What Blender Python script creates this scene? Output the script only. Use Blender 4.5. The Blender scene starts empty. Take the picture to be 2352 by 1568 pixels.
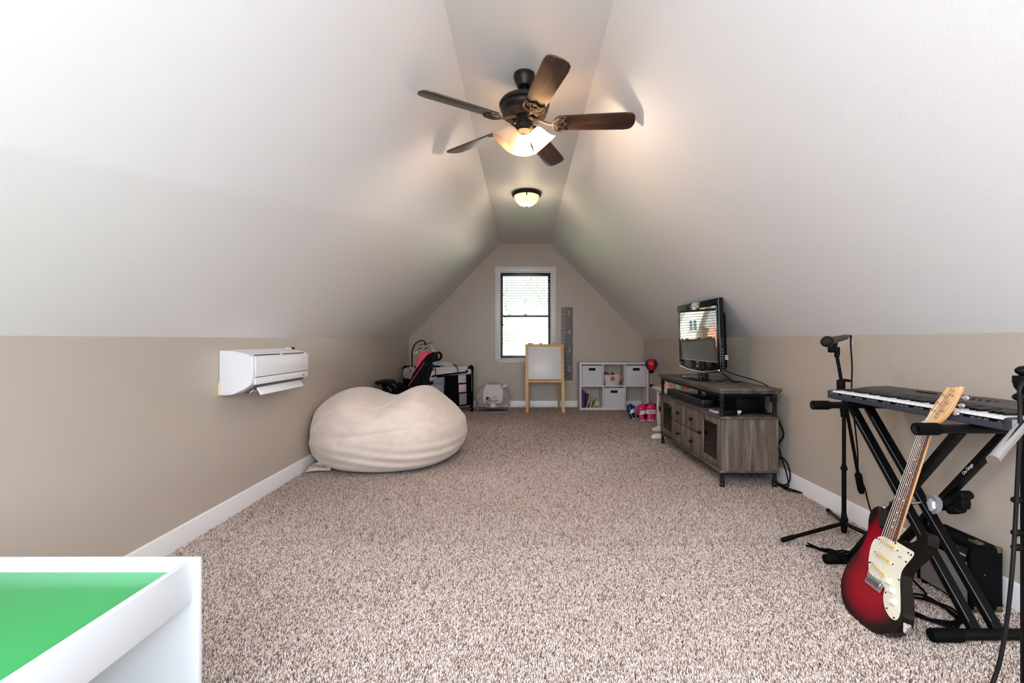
import bpy, bmesh, math, random
import numpy as np
from mathutils import Vector, Matrix, noise
random.seed(7); np.random.seed(7)
PI = math.pi
scene = bpy.context.scene
COL = scene.collection
R = math.radians

# ------------------------------------------------------------------ camera, world, sun, big lights, exposure
CAMH = 1.069
cam_data = bpy.data.cameras.new('camera'); cam = bpy.data.objects.new('camera', cam_data); COL.objects.link(cam)
cam.location = (0, 0, CAMH); cam.rotation_euler = (PI/2, 0, 0)
cam_data.sensor_width = 36; cam_data.lens = 1045*36/2352
cam_data.shift_x = -26/2352; cam_data.shift_y = 1/2352
cam_data.clip_start = .05; cam_data.clip_end = 200
scene.camera = cam

world = bpy.data.worlds.new('world'); scene.world = world; world.use_nodes = True
wn = world.node_tree.nodes; wl = world.node_tree.links; wn.clear()
sky = wn.new('ShaderNodeTexSky'); sky.sky_type = 'NISHITA'; sky.sun_disc = False
sky.sun_elevation = R(48); sky.sun_rotation = R(200); sky.air_density = 1.0; sky.dust_density = 1.5
bg = wn.new('ShaderNodeBackground'); bg.inputs['Strength'].default_value = .95
wo = wn.new('ShaderNodeOutputWorld'); wl.new(sky.outputs[0], bg.inputs[0]); wl.new(bg.outputs[0], wo.inputs[0])

def lamp(name, kind, loc, energy, color=(1, 1, 1), rot=(0, 0, 0), **kw):
    d = bpy.data.lights.new(name, kind); d.energy = energy; d.color = color
    for k, v in kw.items(): setattr(d, k, v)
    o = bpy.data.objects.new(name, d); o.location = loc; o.rotation_euler = rot; COL.objects.link(o); return o
lamp('sun', 'SUN', (0, -10, 30), 22.0, (1, .95, .88), (R(42), 0, R(-20)), angle=R(.6))
# added fill light in front of the unseen gable wall behind the camera
lamp('gable_fill_light', 'AREA', (.05, -1.48, 1.25), 46, (.84, .925, 1.0), (R(90), 0, 0), shape='RECTANGLE', size=2.5, size_y=1.5)
# two added fill lights on the slopes, out of view behind the camera
for x_, a_ in ((-1.06, -48.8), (1.19, 45.4)):
    lamp('slope_fill_light', 'AREA', (x_, -.75, 1.86), 70, (.85, .935, 1.0), (0, R(a_), 0), shape='RECTANGLE', size=1.1, size_y=1.2)
pl = lamp('back_window_portal', 'AREA', (.035, 7.66, 1.5), 1, (1, 1, 1), (R(-90), 0, 0), shape='RECTANGLE', size=.9, size_y=1.45)
pl.data.cycles.is_portal = True

vs = scene.view_settings; scene.display_settings.display_device = 'sRGB'
vs.view_transform = 'Standard'; vs.look = 'None'; vs.gamma = 1; vs.use_curve_mapping = False
vs.exposure = 0.28
cy = scene.cycles
cy.max_bounces = 9; cy.diffuse_bounces = 6; cy.glossy_bounces = 4; cy.transmission_bounces = 6; cy.transparent_max_bounces = 12
cy.caustics_reflective = False; cy.caustics_refractive = False; cy.sample_clamp_indirect = 6
cy.use_denoising = True; cy.use_adaptive_sampling = True; cy.adaptive_threshold = .015
try: cy.denoiser = 'OPENIMAGEDENOISE'
except Exception: pass

def at(px, py, z):                      # a point measured in the photograph, at its own depth in the room
    return Vector(((px-1202)*z/1045, z, CAMH+(785-py)*z/1045))

# ------------------------------------------------------------------ materials
def lin(c): return tuple(((x/255)/12.92 if x/255 <= .04045 else ((x/255+.055)/1.055)**2.4) for x in c)
MATS = {}
def newmat(name):
    m = bpy.data.materials.new(name); m.use_nodes = True
    nt = m.node_tree; return m, nt, nt.nodes['Principled BSDF']
def inp(b, **kw):
    names = dict(rough='Roughness', metal='Metallic', spec='Specular IOR Level', coat='Coat Weight', coatr='Coat Roughness',
                 sheen='Sheen Weight', trans='Transmission Weight', ior='IOR', alpha='Alpha', emit='Emission Strength')
    for k, v in kw.items(): b.inputs[names[k]].default_value = v
def nodes_coord(nt, scale=(1, 1, 1), rot=(0, 0, 0), out='Object'):
    tc = nt.nodes.new('ShaderNodeTexCoord'); mp = nt.nodes.new('ShaderNodeMapping')
    mp.inputs['Scale'].default_value = scale; mp.inputs['Rotation'].default_value = rot
    nt.links.new(tc.outputs[out], mp.inputs[0]); return mp.outputs[0]
def add_bump(nt, b, scale, strength, dist=.002, detail=3, vec=None):
    n = nt.nodes.new('ShaderNodeTexNoise'); n.inputs['Scale'].default_value = scale; n.inputs['Detail'].default_value = detail
    nt.links.new(vec if vec is not None else nodes_coord(nt), n.inputs['Vector'])
    bp = nt.nodes.new('ShaderNodeBump'); bp.inputs['Strength'].default_value = strength; bp.inputs['Distance'].default_value = dist
    nt.links.new(n.outputs['Fac'], bp.inputs['Height']); nt.links.new(bp.outputs[0], b.inputs['Normal'])
def ramp(nt, fac, stops, interp='LINEAR'):
    r = nt.nodes.new('ShaderNodeValToRGB'); r.color_ramp.interpolation = interp; e = r.color_ramp.elements
    while len(e) < len(stops): e.new(.5)
    for i, (p, c) in enumerate(stops): e[i].position = p; e[i].color = (*lin(c), 1)
    nt.links.new(fac, r.inputs[0]); return r.outputs[0]
def mat(name, c, rough=.5, bump=None, var=None, **kw):
    if name in MATS: return MATS[name]
    m, nt, b = newmat(name); b.inputs['Base Color'].default_value = (*lin(c), 1); inp(b, rough=rough, **kw)
    if var:
        n = nt.nodes.new('ShaderNodeTexNoise'); n.inputs['Scale'].default_value = var[0]; n.inputs['Detail'].default_value = 5
        nt.links.new(nodes_coord(nt), n.inputs['Vector'])
        k = var[1]
        nt.links.new(ramp(nt, n.outputs['Fac'], [(.3, [max(0, x*(1-k)) for x in c]), (.7, [min(255, x*(1+k)) for x in c])]), b.inputs['Base Color'])
    if bump: add_bump(nt, b, *bump)
    MATS[name] = m; return m
def wood(name, c1, c2, c3, scale, rough=.5, rot=(0, 0, 0), coat=0, bump=.15):
    m, nt, b = newmat(name); inp(b, rough=rough, coat=coat)
    vec = nodes_coord(nt, scale, rot)
    n = nt.nodes.new('ShaderNodeTexNoise'); n.inputs['Scale'].default_value = 1; n.inputs['Detail'].default_value = 9
    n.inputs['Roughness'].default_value = .62; n.inputs['Distortion'].default_value = .5
    nt.links.new(vec, n.inputs['Vector'])
    nt.links.new(ramp(nt, n.outputs['Fac'], [(.3, c1), (.5, c2), (.68, c3)]), b.inputs['Base Color'])
    bp = nt.nodes.new('ShaderNodeBump'); bp.inputs['Strength'].default_value = bump; bp.inputs['Distance'].default_value = .002
    nt.links.new(n.outputs['Fac'], bp.inputs['Height']); nt.links.new(bp.outputs[0], b.inputs['Normal'])
    MATS[name] = m; return m
def dots(name, base, dot, scale, thresh, rot=(0, 0, 0), rand=0.0, rough=.8):
    m, nt, b = newmat(name); inp(b, rough=rough)
    v = nt.nodes.new('ShaderNodeTexVoronoi'); v.inputs['Scale'].default_value = scale; v.inputs['Randomness'].default_value = rand
    v.feature = 'F1'
    nt.links.new(nodes_coord(nt, rot=rot), v.inputs['Vector'])
    nt.links.new(ramp(nt, v.outputs['Distance'], [(thresh, dot), (thresh+.04, base)]), b.inputs['Base Color'])
    MATS[name] = m; return m
def emis(name, c, strength, rough=.3):
    m, nt, b = newmat(name); b.inputs['Base Color'].default_value = (*lin(c), 1); inp(b, rough=rough, emit=strength)
    b.inputs['Emission Color'].default_value = (*lin(c), 1); MATS[name] = m; return m

wall_m = mat('wall_paint', (188, 175, 162), .36, bump=(210, .20, .0014), spec=.5)
ceil_m = mat('ceiling_paint', (242, 240, 241), .48, bump=(140, .24, .0018), spec=.5)
trim_m = mat('white_trim_paint', (235, 232, 232), .3)
white_lam = mat('white_laminate', (208, 210, 214), .28, spec=.5)
black_m = mat('black_metal', (8, 8, 9), .4, spec=.14)
black_pl = mat('black_plastic', (8, 8, 9), .5, spec=.12)
black_gl = mat('black_gloss', (6, 6, 8), .06, spec=.5)
rubber = mat('black_rubber', (8, 8, 9), .65, spec=.08)
chrome = mat('chrome', (215, 215, 218), .16, metal=1)
dchrome = mat('brushed_steel', (170, 170, 175), .3, metal=1)
white_pl = mat('white_plastic', (236, 236, 239), .35)

# ------------------------------------------------------------------ mesh helpers
W = {}
def rotz(a): return Matrix.Rotation(a, 4, 'Z')
def T(*v): return Matrix.Translation(Vector(v if len(v) > 1 else v[0]))
def frame(o, x, y, z):
    m = Matrix.Identity(4)
    for i, a in enumerate((x, y, z)):
        for j in range(3): m[j][i] = a[j]
    for j in range(3): m[j][3] = o[j]
    return m
def smooth_path(pts, k=6, closed=False):
    pts = [Vector(p) for p in pts]; n = len(pts); out = []
    segs = n if closed else n-1
    for i in range(segs):
        if closed: p0, p1, p2, p3 = pts[(i-1) % n], pts[i], pts[(i+1) % n], pts[(i+2) % n]
        else: p0, p1, p2, p3 = pts[max(i-1, 0)], pts[i], pts[i+1], pts[min(i+2, n-1)]
        for j in range(k):
            t = j/k
            out.append(.5*((2*p1)+(p2-p0)*t+(2*p0-5*p1+4*p2-p3)*t*t+(3*p1-p0-3*p2+p3)*t**3))
    if not closed: out.append(pts[-1])
    return out
def circ(r, n=24, cx=0, cy=0, ry=None): return [(cx+r*math.cos(2*PI*i/n), cy+(ry or r)*math.sin(2*PI*i/n)) for i in range(n)]
def rrect(w, h, r, k=4):
    o = []
    for sx, sy, a0 in ((1, 1, 0), (-1, 1, 90), (-1, -1, 180), (1, -1, 270)):
        for i in range(k+1):
            a = R(a0+90*i/k); o.append((sx*(w/2-r)+r*math.cos(a), sy*(h/2-r)+r*math.sin(a)))
    return o

class B:
    def __init__(s): s.v = []; s.f = []
    def add(s, vs_, fs, M=None):
        o = len(s.v)
        s.v += [(M @ Vector(p)) if M is not None else Vector(p) for p in vs_]
        s.f += [tuple(i+o for i in f) for f in fs]; return s
    def bm(s, b, M=None):
        b.verts.index_update()
        vs_ = [v.co.copy() for v in b.verts]; fs = [[v.index for v in f.verts] for f in b.faces]; b.free(); return s.add(vs_, fs, M)
    def box(s, c, d, M=None, bev=0, seg=2):
        b = bmesh.new(); bmesh.ops.create_cube(b, size=1)
        for v in b.verts: v.co = Vector((v.co.x*d[0], v.co.y*d[1], v.co.z*d[2]))
        if bev: bmesh.ops.bevel(b, geom=list(b.edges), offset=min(bev, min(d)*.49), segments=seg, profile=.5, affect='EDGES')
        t = T(*c); return s.bm(b, (M @ t) if M is not None else t)
    def b2(s, x0, x1, y0, y1, z0, z1, bev=0, M=None):
        return s.box(((x0+x1)/2, (y0+y1)/2, (z0+z1)/2), (abs(x1-x0), abs(y1-y0), abs(z1-z0)), M, bev)
    def bar(s, p0, p1, w, h, up=(0, 0, 1), bev=0):     # a rectangular bar from p0 to p1
        p0, p1 = Vector(p0), Vector(p1); d = p1-p0; L = d.length; d.normalize()
        x = d.cross(Vector(up)).normalized(); z = x.cross(d)
        return s.box((0, 0, 0), (w, L, h), frame((p0+p1)/2, x, d, z), bev)
    def tube(s, pts, r, n=8, closed=False, M=None, flat=1.0):
        pts = [Vector(p) for p in pts]; m = len(pts)
        rs = list(r) if hasattr(r, '__len__') else [r]*m
        tang = []
        for i in range(m):
            a = pts[(i-1) % m] if (closed or i) else pts[0]; b = pts[(i+1) % m] if (closed or i < m-1) else pts[-1]
            tang.append((b-a).normalized())
        up = Vector((0, 0, 1)) if abs(tang[0].z) < .9 else Vector((1, 0, 0))
        x = tang[0].cross(up).normalized(); vs_ = []; fs = []
        for i in range(m):
            t = tang[i]; x = (x-t*x.dot(t))
            x = x.normalized() if x.length > 1e-6 else t.orthogonal().normalized()
            y = t.cross(x)
            for j in range(n):
                a = 2*PI*j/n; vs_.append(pts[i]+x*(rs[i]*math.cos(a))+y*(rs[i]*flat*math.sin(a)))
        for i in range(m if closed else m-1):
            k = (i+1) % m
            for j in range(n): l = (j+1) % n; fs.append((i*n+j, i*n+l, k*n+l, k*n+j))
        if not closed: fs.append(tuple(range(n))[::-1]); fs.append(tuple((m-1)*n+j for j in range(n)))
        return s.add(vs_, fs, M)
    def cyl(s, p0, p1, r0, r1=None, n=16, M=None): return s.tube([p0, p1], [r0, r0 if r1 is None else r1], n, M=M)
    def lathe(s, prof, n=24, M=None, a0=0, a1=2*PI):
        full = abs(a1-a0-2*PI) < 1e-6; vs_ = []; fs = []; idx = []
        k = n if full else n+1
        for r, z in prof:
            if r < 1e-6: idx.append([len(vs_)]*k); vs_.append((0, 0, z))
            else:
                idx.append(list(range(len(vs_), len(vs_)+k)))
                vs_ += [(r*math.cos(a0+(a1-a0)*j/n), r*math.sin(a0+(a1-a0)*j/n), z) for j in range(k)]
        for i in range(len(prof)-1):
            for j in range(n):
                l = (j+1) % k
                q = [idx[i][j], idx[i][l], idx[i+1][l], idx[i+1][j]]; u = []
                for t in q:
                    if t not in u: u.append(t)
                if len(u) > 2: fs.append(tuple(u))
        return s.add(vs_, fs, M)
    def ball(s, c, r, n=16, k=10, M=None):
        r = r if hasattr(r, '__len__') else (r, r, r)
        b = B(); b.lathe([(math.sin(PI*i/k), -math.cos(PI*i/k)) for i in range(k+1)], n)
        m = T(*c) @ Matrix.Diagonal((*r, 1)); return s.add(b.v, b.f, (M @ m) if M is not None else m)
    def prism(s, poly, z0, z1, M=None, bev=0, seg=2):
        n = len(poly)
        if not bev:
            vs_ = [(p[0], p[1], z0) for p in poly]+[(p[0], p[1], z1) for p in poly]
            fs = [tuple(range(n))[::-1], tuple(range(n, 2*n))]+[(i, (i+1) % n, n+(i+1) % n, n+i) for i in range(n)]
            return s.add(vs_, fs, M)
        b = bmesh.new(); lo = [b.verts.new((p[0], p[1], z0)) for p in poly]; hi = [b.verts.new((p[0], p[1], z1)) for p in poly]
        b.faces.new(lo[::-1]); b.faces.new(hi)
        for i in range(n): b.faces.new((lo[i], lo[(i+1) % n], hi[(i+1) % n], hi[i]))
        b.edges.ensure_lookup_table()
        es = [e for e in b.edges if abs(e.verts[0].co.z-e.verts[1].co.z) < 1e-7]
        bmesh.ops.bevel(b, geom=es, offset=bev, segments=seg, profile=.5, affect='EDGES'); return s.bm(b, M)
    def surf(s, fn, nu, nv, cu=False, cv=False, M=None):
        vs_ = []; fs = []
        ku = nu if cu else nu+1; kv = nv if cv else nv+1
        for i in range(ku):
            for j in range(kv): vs_.append(fn(i/nu, j/nv))
        for i in range(nu):
            for j in range(nv):
                a, c = (i+1) % ku, (j+1) % kv; fs.append((i*kv+j, a*kv+j, a*kv+c, i*kv+c))
        return s.add(vs_, fs, M)
    def build(s, name, m, parent=None, local=False, ang=38, normals=True):
        root = W.get(parent.name, Matrix.Identity(4)) if parent else Matrix.Identity(4)
        inv = root.inverted() if (parent and not local) else None
        vs_ = [tuple(inv @ v) for v in s.v] if inv is not None else [tuple(v) for v in s.v]
        me = bpy.data.meshes.new(name)
        off = Vector((0, 0, 0))
        if parent is None:
            a = np.array(vs_); off = Vector(((a[:, 0].min()+a[:, 0].max())/2, (a[:, 1].min()+a[:, 1].max())/2, a[:, 2].min()))
            vs_ = [tuple(a_) for a_ in (a-np.array(off))]
        me.from_pydata(vs_, [], s.f); me.validate()
        if normals:
            b = bmesh.new(); b.from_mesh(me); bmesh.ops.recalc_face_normals(b, faces=b.faces); b.to_mesh(me); b.free()
        for p in me.polygons: p.use_smooth = True
        me.set_sharp_from_angle(angle=R(ang))
        me.materials.append(m)
        o = bpy.data.objects.new(name, me); COL.objects.link(o)
        if parent is None: o.location = off; W[o.name] = T(*off)
        else: o.parent = parent; W[o.name] = root
        return o
def tag(o, label=None, cat=None, group=None, kind=None):
    for k, v in (('label', label), ('category', cat), ('group', group), ('kind', kind)):
        if v: o[k] = v
    return o
def thing(name, label, cat, M=(0, 0, 0), group=None, kind=None):
    o = bpy.data.objects.new(name, None); COL.objects.link(o); o.empty_display_size = .1
    m = M if isinstance(M, Matrix) else T(*M)
    o.matrix_world = m; W[o.name] = m; return tag(o, label, cat, group, kind)
def dup(root, M, label=None):
    def cp(o, p):
        c = o.copy(); COL.objects.link(c); W[c.name] = M
        if p is not None: c.parent = p
        else: c.matrix_world = M
        for ch in list(o.children): cp(ch, c)
        return c
    r = cp(root, None)
    if label: r['label'] = label
    return r
def text(body, size, m, parent, M, name='lettering', ext=.0004, shear=0, ax='CENTER', space=1.0, local=False):
    cu = bpy.data.curves.new('txt', 'FONT'); cu.body = body; cu.size = size; cu.extrude = ext; cu.align_x = ax; cu.align_y = 'CENTER'
    cu.shear = shear; cu.space_character = space; cu.resolution_u = 3
    o = bpy.data.objects.new('txt', cu); COL.objects.link(o); bpy.context.view_layer.update()
    me = bpy.data.meshes.new_from_object(o.evaluated_get(bpy.context.evaluated_depsgraph_get()))
    bpy.data.objects.remove(o); bpy.data.curves.remove(cu)
    mm = M if local else W[parent.name].inverted() @ M
    me.transform(mm); me.materials.clear(); me.materials.append(m); me.name = name
    r = bpy.data.objects.new(name, me); COL.objects.link(r); r.parent = parent; W[r.name] = W[parent.name]; return r

# ------------------------------------------------------------------ room shell
YB, YF, ZC = 7.49, -1.6, 2.683
def xl(y): return -1.765-.016*y
def kl(y): return 1.083+.0048*y
XR = 1.978
def kr(y): return 1.103+.0021*y
def fl(y): return -.3725-.002*y
def fr(y): return .4240+.0018*y
def slab(name, a, b, off, m):           # a(y), b(y) -> (x, z); a wall or ceiling slab between the gables, thickened outwards
    bb = B(); vs_ = []
    for y in (YF-.1, YB+.1):
        for p in (a(y), b(y)): vs_.append((p[0], y, p[1]))
        for p in (a(y), b(y)): vs_.append((p[0]+off[0], y, p[1]+off[1]))
    bb.add(vs_, [(0, 1, 5, 4), (2, 3, 7, 6), (0, 2, 6, 4), (1, 3, 7, 5), (0, 1, 3, 2), (4, 5, 7, 6)])
    return tag(bb.build(name, m), kind='structure')
slab('wall_left', lambda y: (xl(y), -.15), lambda y: (xl(y), kl(y)), (-.14, 0), wall_m)
slab('wall_right', lambda y: (XR, -.15), lambda y: (XR, kr(y)), (.14, 0), wall_m)
slab('ceiling_slope_left', lambda y: (xl(y), kl(y)), lambda y: (fl(y), ZC), (-.1, .1), ceil_m)
slab('ceiling_slope_right', lambda y: (XR, kr(y)), lambda y: (fr(y), ZC), (.1, .1), ceil_m)
slab('ceiling', lambda y: (fl(y), ZC), lambda y: (fr(y), ZC), (0, .14), ceil_m)
floor = tag(B().b2(-2.1, 2.2, YF-.1, YB+.1, -.15, -.012).build('floor', mat('carpet_backing', (112, 95, 84), .95)), kind='structure')

WX0, WX1, WZ0, WZ1 = -.395, .466, .804, 2.224
def gable(name, y0, y1, hole):
    bb = B()
    prof = [(xl(y0)-.05, -.15), (XR+.05, -.15), (XR+.05, kr(y0)), (fr(y0)+.05, ZC+.05), (fl(y0)-.05, ZC+.05), (xl(y0)-.05, kl(y0))]
    if not hole:
        bb.prism([(x, z) for x, z in prof], -y1, -y0, Matrix.Rotation(PI/2, 4, 'X'))
    else:
        h = [(WX0, WZ0), (WX1, WZ0), (WX1, WZ1), (WX0, WZ1)]
        polys = [[prof[0], prof[1], h[1], h[0]], [prof[1], prof[2], prof[3], h[2], h[1]], [prof[3], prof[4], h[3], h[2]], [prof[4], prof[5], prof[0], h[0], h[3]]]
        vs_ = [(x, y0, z) for x, z in prof+h]+[(x, y1, z) for x, z in prof+h]; ix = {p: i for i, p in enumerate(prof+h)}
        fs = [[ix[p] for p in q] for q in polys]+[[ix[p]+10 for p in q] for q in polys]
        for i in range(6): fs.append([i, (i+1) % 6, 10+(i+1) % 6, 10+i])
        for i in range(4): fs.append([6+i, 6+(i+1) % 4, 16+(i+1) % 4, 16+i])
        bb.add(vs_, fs)
    return tag(bb.build(name, wall_m), kind='structure')
gable('wall_back', YB, YB+.14, True)
gable('wall_front', YF-.12, YF, False)

def baseboard(name, p0, p1, nrm):       # profile swept along the wall foot
    p0, p1, nrm = Vector(p0), Vector(p1), Vector(nrm)
    prof = [(0, -.012), (.014, -.012), (.014, .082), (.010, .092), (.010, .098), (.004, .105), (0, .105)]
    vs_ = [p0+nrm*a+Vector((0, 0, z)) for a, z in prof]+[p1+nrm*a+Vector((0, 0, z)) for a, z in prof]; n = len(prof)
    fs = [tuple(range(n)), tuple(range(n, 2*n))[::-1]]+[(i, (i+1) % n, n+(i+1) % n, n+i) for i in range(n)]
    return tag(B().add(vs_, fs).build(name, trim_m, ang=25), kind='structure')
baseboard('baseboard_left', (xl(YF), YF, 0), (xl(YB), YB, 0), (1, 0, 0))
baseboard('baseboard_right', (XR, YF, 0), (XR, YB, 0), (-1, 0, 0))
baseboard('baseboard_back', (xl(YB), YB, 0), (XR, YB, 0), (0, -1, 0))

# back window
win = thing('window_1', None, None, (.035, YB, WZ0), kind='structure')
b = B()
for x0, x1 in ((WX0-.066, WX0), (WX1, WX1+.066)):
    b.b2(x0, x1, YB-.018, YB, WZ0, WZ1+.07, .004)
b.b2(WX0-.066, WX1+.066, YB-.02, YB, WZ1, WZ1+.072, .004)
b.build('casing', trim_m, win)
b = B()
for x0, x1 in ((WX0-.07, WX0-.058), (WX1+.058, WX1+.07)): b.b2(x0, x1, YB-.026, YB, WZ0, WZ1+.078, .003)
b.b2(WX0-.07, WX1+.07, YB-.028, YB, WZ1+.062, WZ1+.078, .003)
b.build('back_band', trim_m, win)
B().b2(WX0-.082, WX1+.082, YB-.05, YB+.09, WZ0-.022, WZ0, .006).build('sill', trim_m, win)
B().prism([(-.44, 0), (.44, 0), (.5, .058), (-.5, .058)], 0, .018, frame((.035, YB, WZ0-.08), (1, 0, 0), (0, 0, 1), (0, -1, 0)), .003).build('apron', trim_m, win)
jm = mat('window_vinyl', (120, 112, 108), .4)
b = B()
for x in (WX0+.009, WX1-.009): b.b2(x-.009, x+.009, YB, YB+.135, WZ0, WZ1)
b.b2(WX0+.018, WX1-.018, YB, YB+.135, WZ1-.018, WZ1)
b.build('jamb', trim_m, win)
def sash(z0, z1, y):
    b = B(); x0, x1 = WX0+.018, WX1-.018
    b.b2(x0, x0+.036, y, y+.03, z0, z1, .003); b.b2(x1-.036, x1, y, y+.03, z0, z1, .003)
    b.b2(x0+.036, x1-.036, y+.001, y+.029, z0, z0+.036, .003); b.b2(x0+.036, x1-.036, y+.001, y+.029, z1-.036, z1, .003)
    s = b.build('sash', jm, win)
    B().b2(x0+.03, x1-.03, y+.013, y+.017, z0+.03, z1-.03).build('pane', glass_m, s)
def thin_glass(name, tint, refl=.06):
    m, nt, bs = newmat(name); nt.nodes.remove(bs)
    tr = nt.nodes.new('ShaderNodeBsdfTransparent'); tr.inputs[0].default_value = (*tint, 1)
    gl = nt.nodes.new('ShaderNodeBsdfGlossy'); gl.inputs['Roughness'].default_value = .03
    fr_ = nt.nodes.new('ShaderNodeFresnel'); fr_.inputs[0].default_value = 1.45
    mx = nt.nodes.new('ShaderNodeMixShader'); out = nt.nodes['Material Output']
    nt.links.new(fr_.outputs[0], mx.inputs[0]); nt.links.new(tr.outputs[0], mx.inputs[1]); nt.links.new(gl.outputs[0], mx.inputs[2]); nt.links.new(mx.outputs[0], out.inputs[0])
    MATS[name] = m; return m
glass_m = thin_glass('window_glass', (.93, .95, .95))
sash(WZ0+.005, 1.515, YB+.085); sash(1.478, WZ1-.018, YB+.118)
lk = B(); lk.box((.035, YB+.078, 1.52), (.05, .012, .018), None, .003); lk.cyl((.05, YB+.07, 1.525), (.05, YB+.07, 1.54), .008, n=10); lk.build('sash_lock', dchrome, win)

# blind with open dark slats
bl = thing('window_blind', 'dark navy slatted blind hanging in the white gable window', 'blind', (.035, YB+.045, WZ0))
navy = mat('dark_blind_slats', (26, 30, 42), .35)
B().box((.035, YB+.02, 2.187), (.838, .012, .074), None, .004).build('valance', navy, bl)
B().box((.035, YB+.05, 2.195), (.83, .045, .04), None, .003).build('head_rail', navy, bl)
z = 2.135; first = None
n_s = 30
for i in range(n_s):
    zz = 2.135-i*.0437
    if first is None:
        first = B().box((0, 0, 0), (.83, .046, .0032), Matrix.Rotation(R(-6), 4, 'X'), .0012, 1).build('slat', navy, bl, local=True)
        o = first
    else:
        o = first.copy(); COL.objects.link(o); o.parent = bl
    o.location = (0, 0, zz-WZ0)
B().box((.035, YB+.045, WZ0+.014), (.83, .046, .024), None, .004).build('bottom_rail', navy, bl)
b = B()
for x in (-.275, .035, .345):
    for dy in (-.024, .024): b.cyl((x, YB+.045+dy, WZ0+.02), (x, YB+.045+dy, 2.18), .0011, n=5)
b.build('ladder_cord', mat('grey_cord', (110, 108, 108), .8), bl)
for x, zz in ((-.345, 1.385), (-.337, 1.335), (.425, 1.33), (.42, 2.06)):
    B().lathe([(.002, .03), (.006, .026), (.009, 0), (.0075, -.004), (0, -.004)], 10, T(x, YB+.012, zz)).build('cord_tassel', black_pl, bl)
    B().cyl((x, YB+.012, zz+.028), (x, YB+.012, 2.16), .001, n=4).build('pull_cord', mat('grey_cord', (110, 108, 108), .8), bl)

# unseen window frame added for the gable fill light; the wall behind is solid
w2 = thing('window_2', None, None, (.05, YF, .8), kind='structure')
b = B()
for x0, x1, z0, z1 in ((-.97, -.9, .74, 2.36), (1.0, 1.07, .74, 2.36), (-.97, 1.07, 2.3, 2.37), (-.97, 1.07, .73, .8)): b.b2(x0, x1, YF, YF+.02, z0, z1, .004)
b.build('casing', trim_m, w2)
b = B()
for x0, x1, z0, z1 in ((-.9, -.86, .8, 2.3), (.96, 1.0, .8, 2.3), (.03, .07, .8, 2.3), (-.9, 1.0, 2.26, 2.3), (-.9, 1.0, .8, .84), (-.9, 1.0, 1.53, 1.57)): b.b2(x0, x1, YF, YF+.012, z0, z1, .003)
b.build('sash', trim_m, w2)
B().b2(-.88, .98, YF+.002, YF+.005, .82, 2.28).build('pane', mat('added_pane', (200, 215, 230), .05), w2)

# unseen frames and panes added to go with the slope fill lights
for k_, (x_, a_) in enumerate(((-1.08, -48.8), (1.21, 45.4))):
    Ms_ = T(x_, -.75, 1.88) @ Matrix.Rotation(R(a_), 4, 'Y'); sk = thing('window_%d' % (k_+3), None, None, (x_, -.75, 1.88), kind='structure')
    b = B()
    for c_, d_ in (((-.6, 0, 0), (.06, 1.36, .03)), ((.6, 0, 0), (.06, 1.36, .03)), ((0, -.65, 0), (1.14, .06, .03)), ((0, .65, 0), (1.14, .06, .03))): b.box(c_, d_, Ms_, .003)
    b.build('frame', trim_m, sk); B().box((0, 0, .012), (1.14, 1.24, .004), Ms_).build('pane', mat('added_pane', (200, 215, 230), .05), sk)

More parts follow.
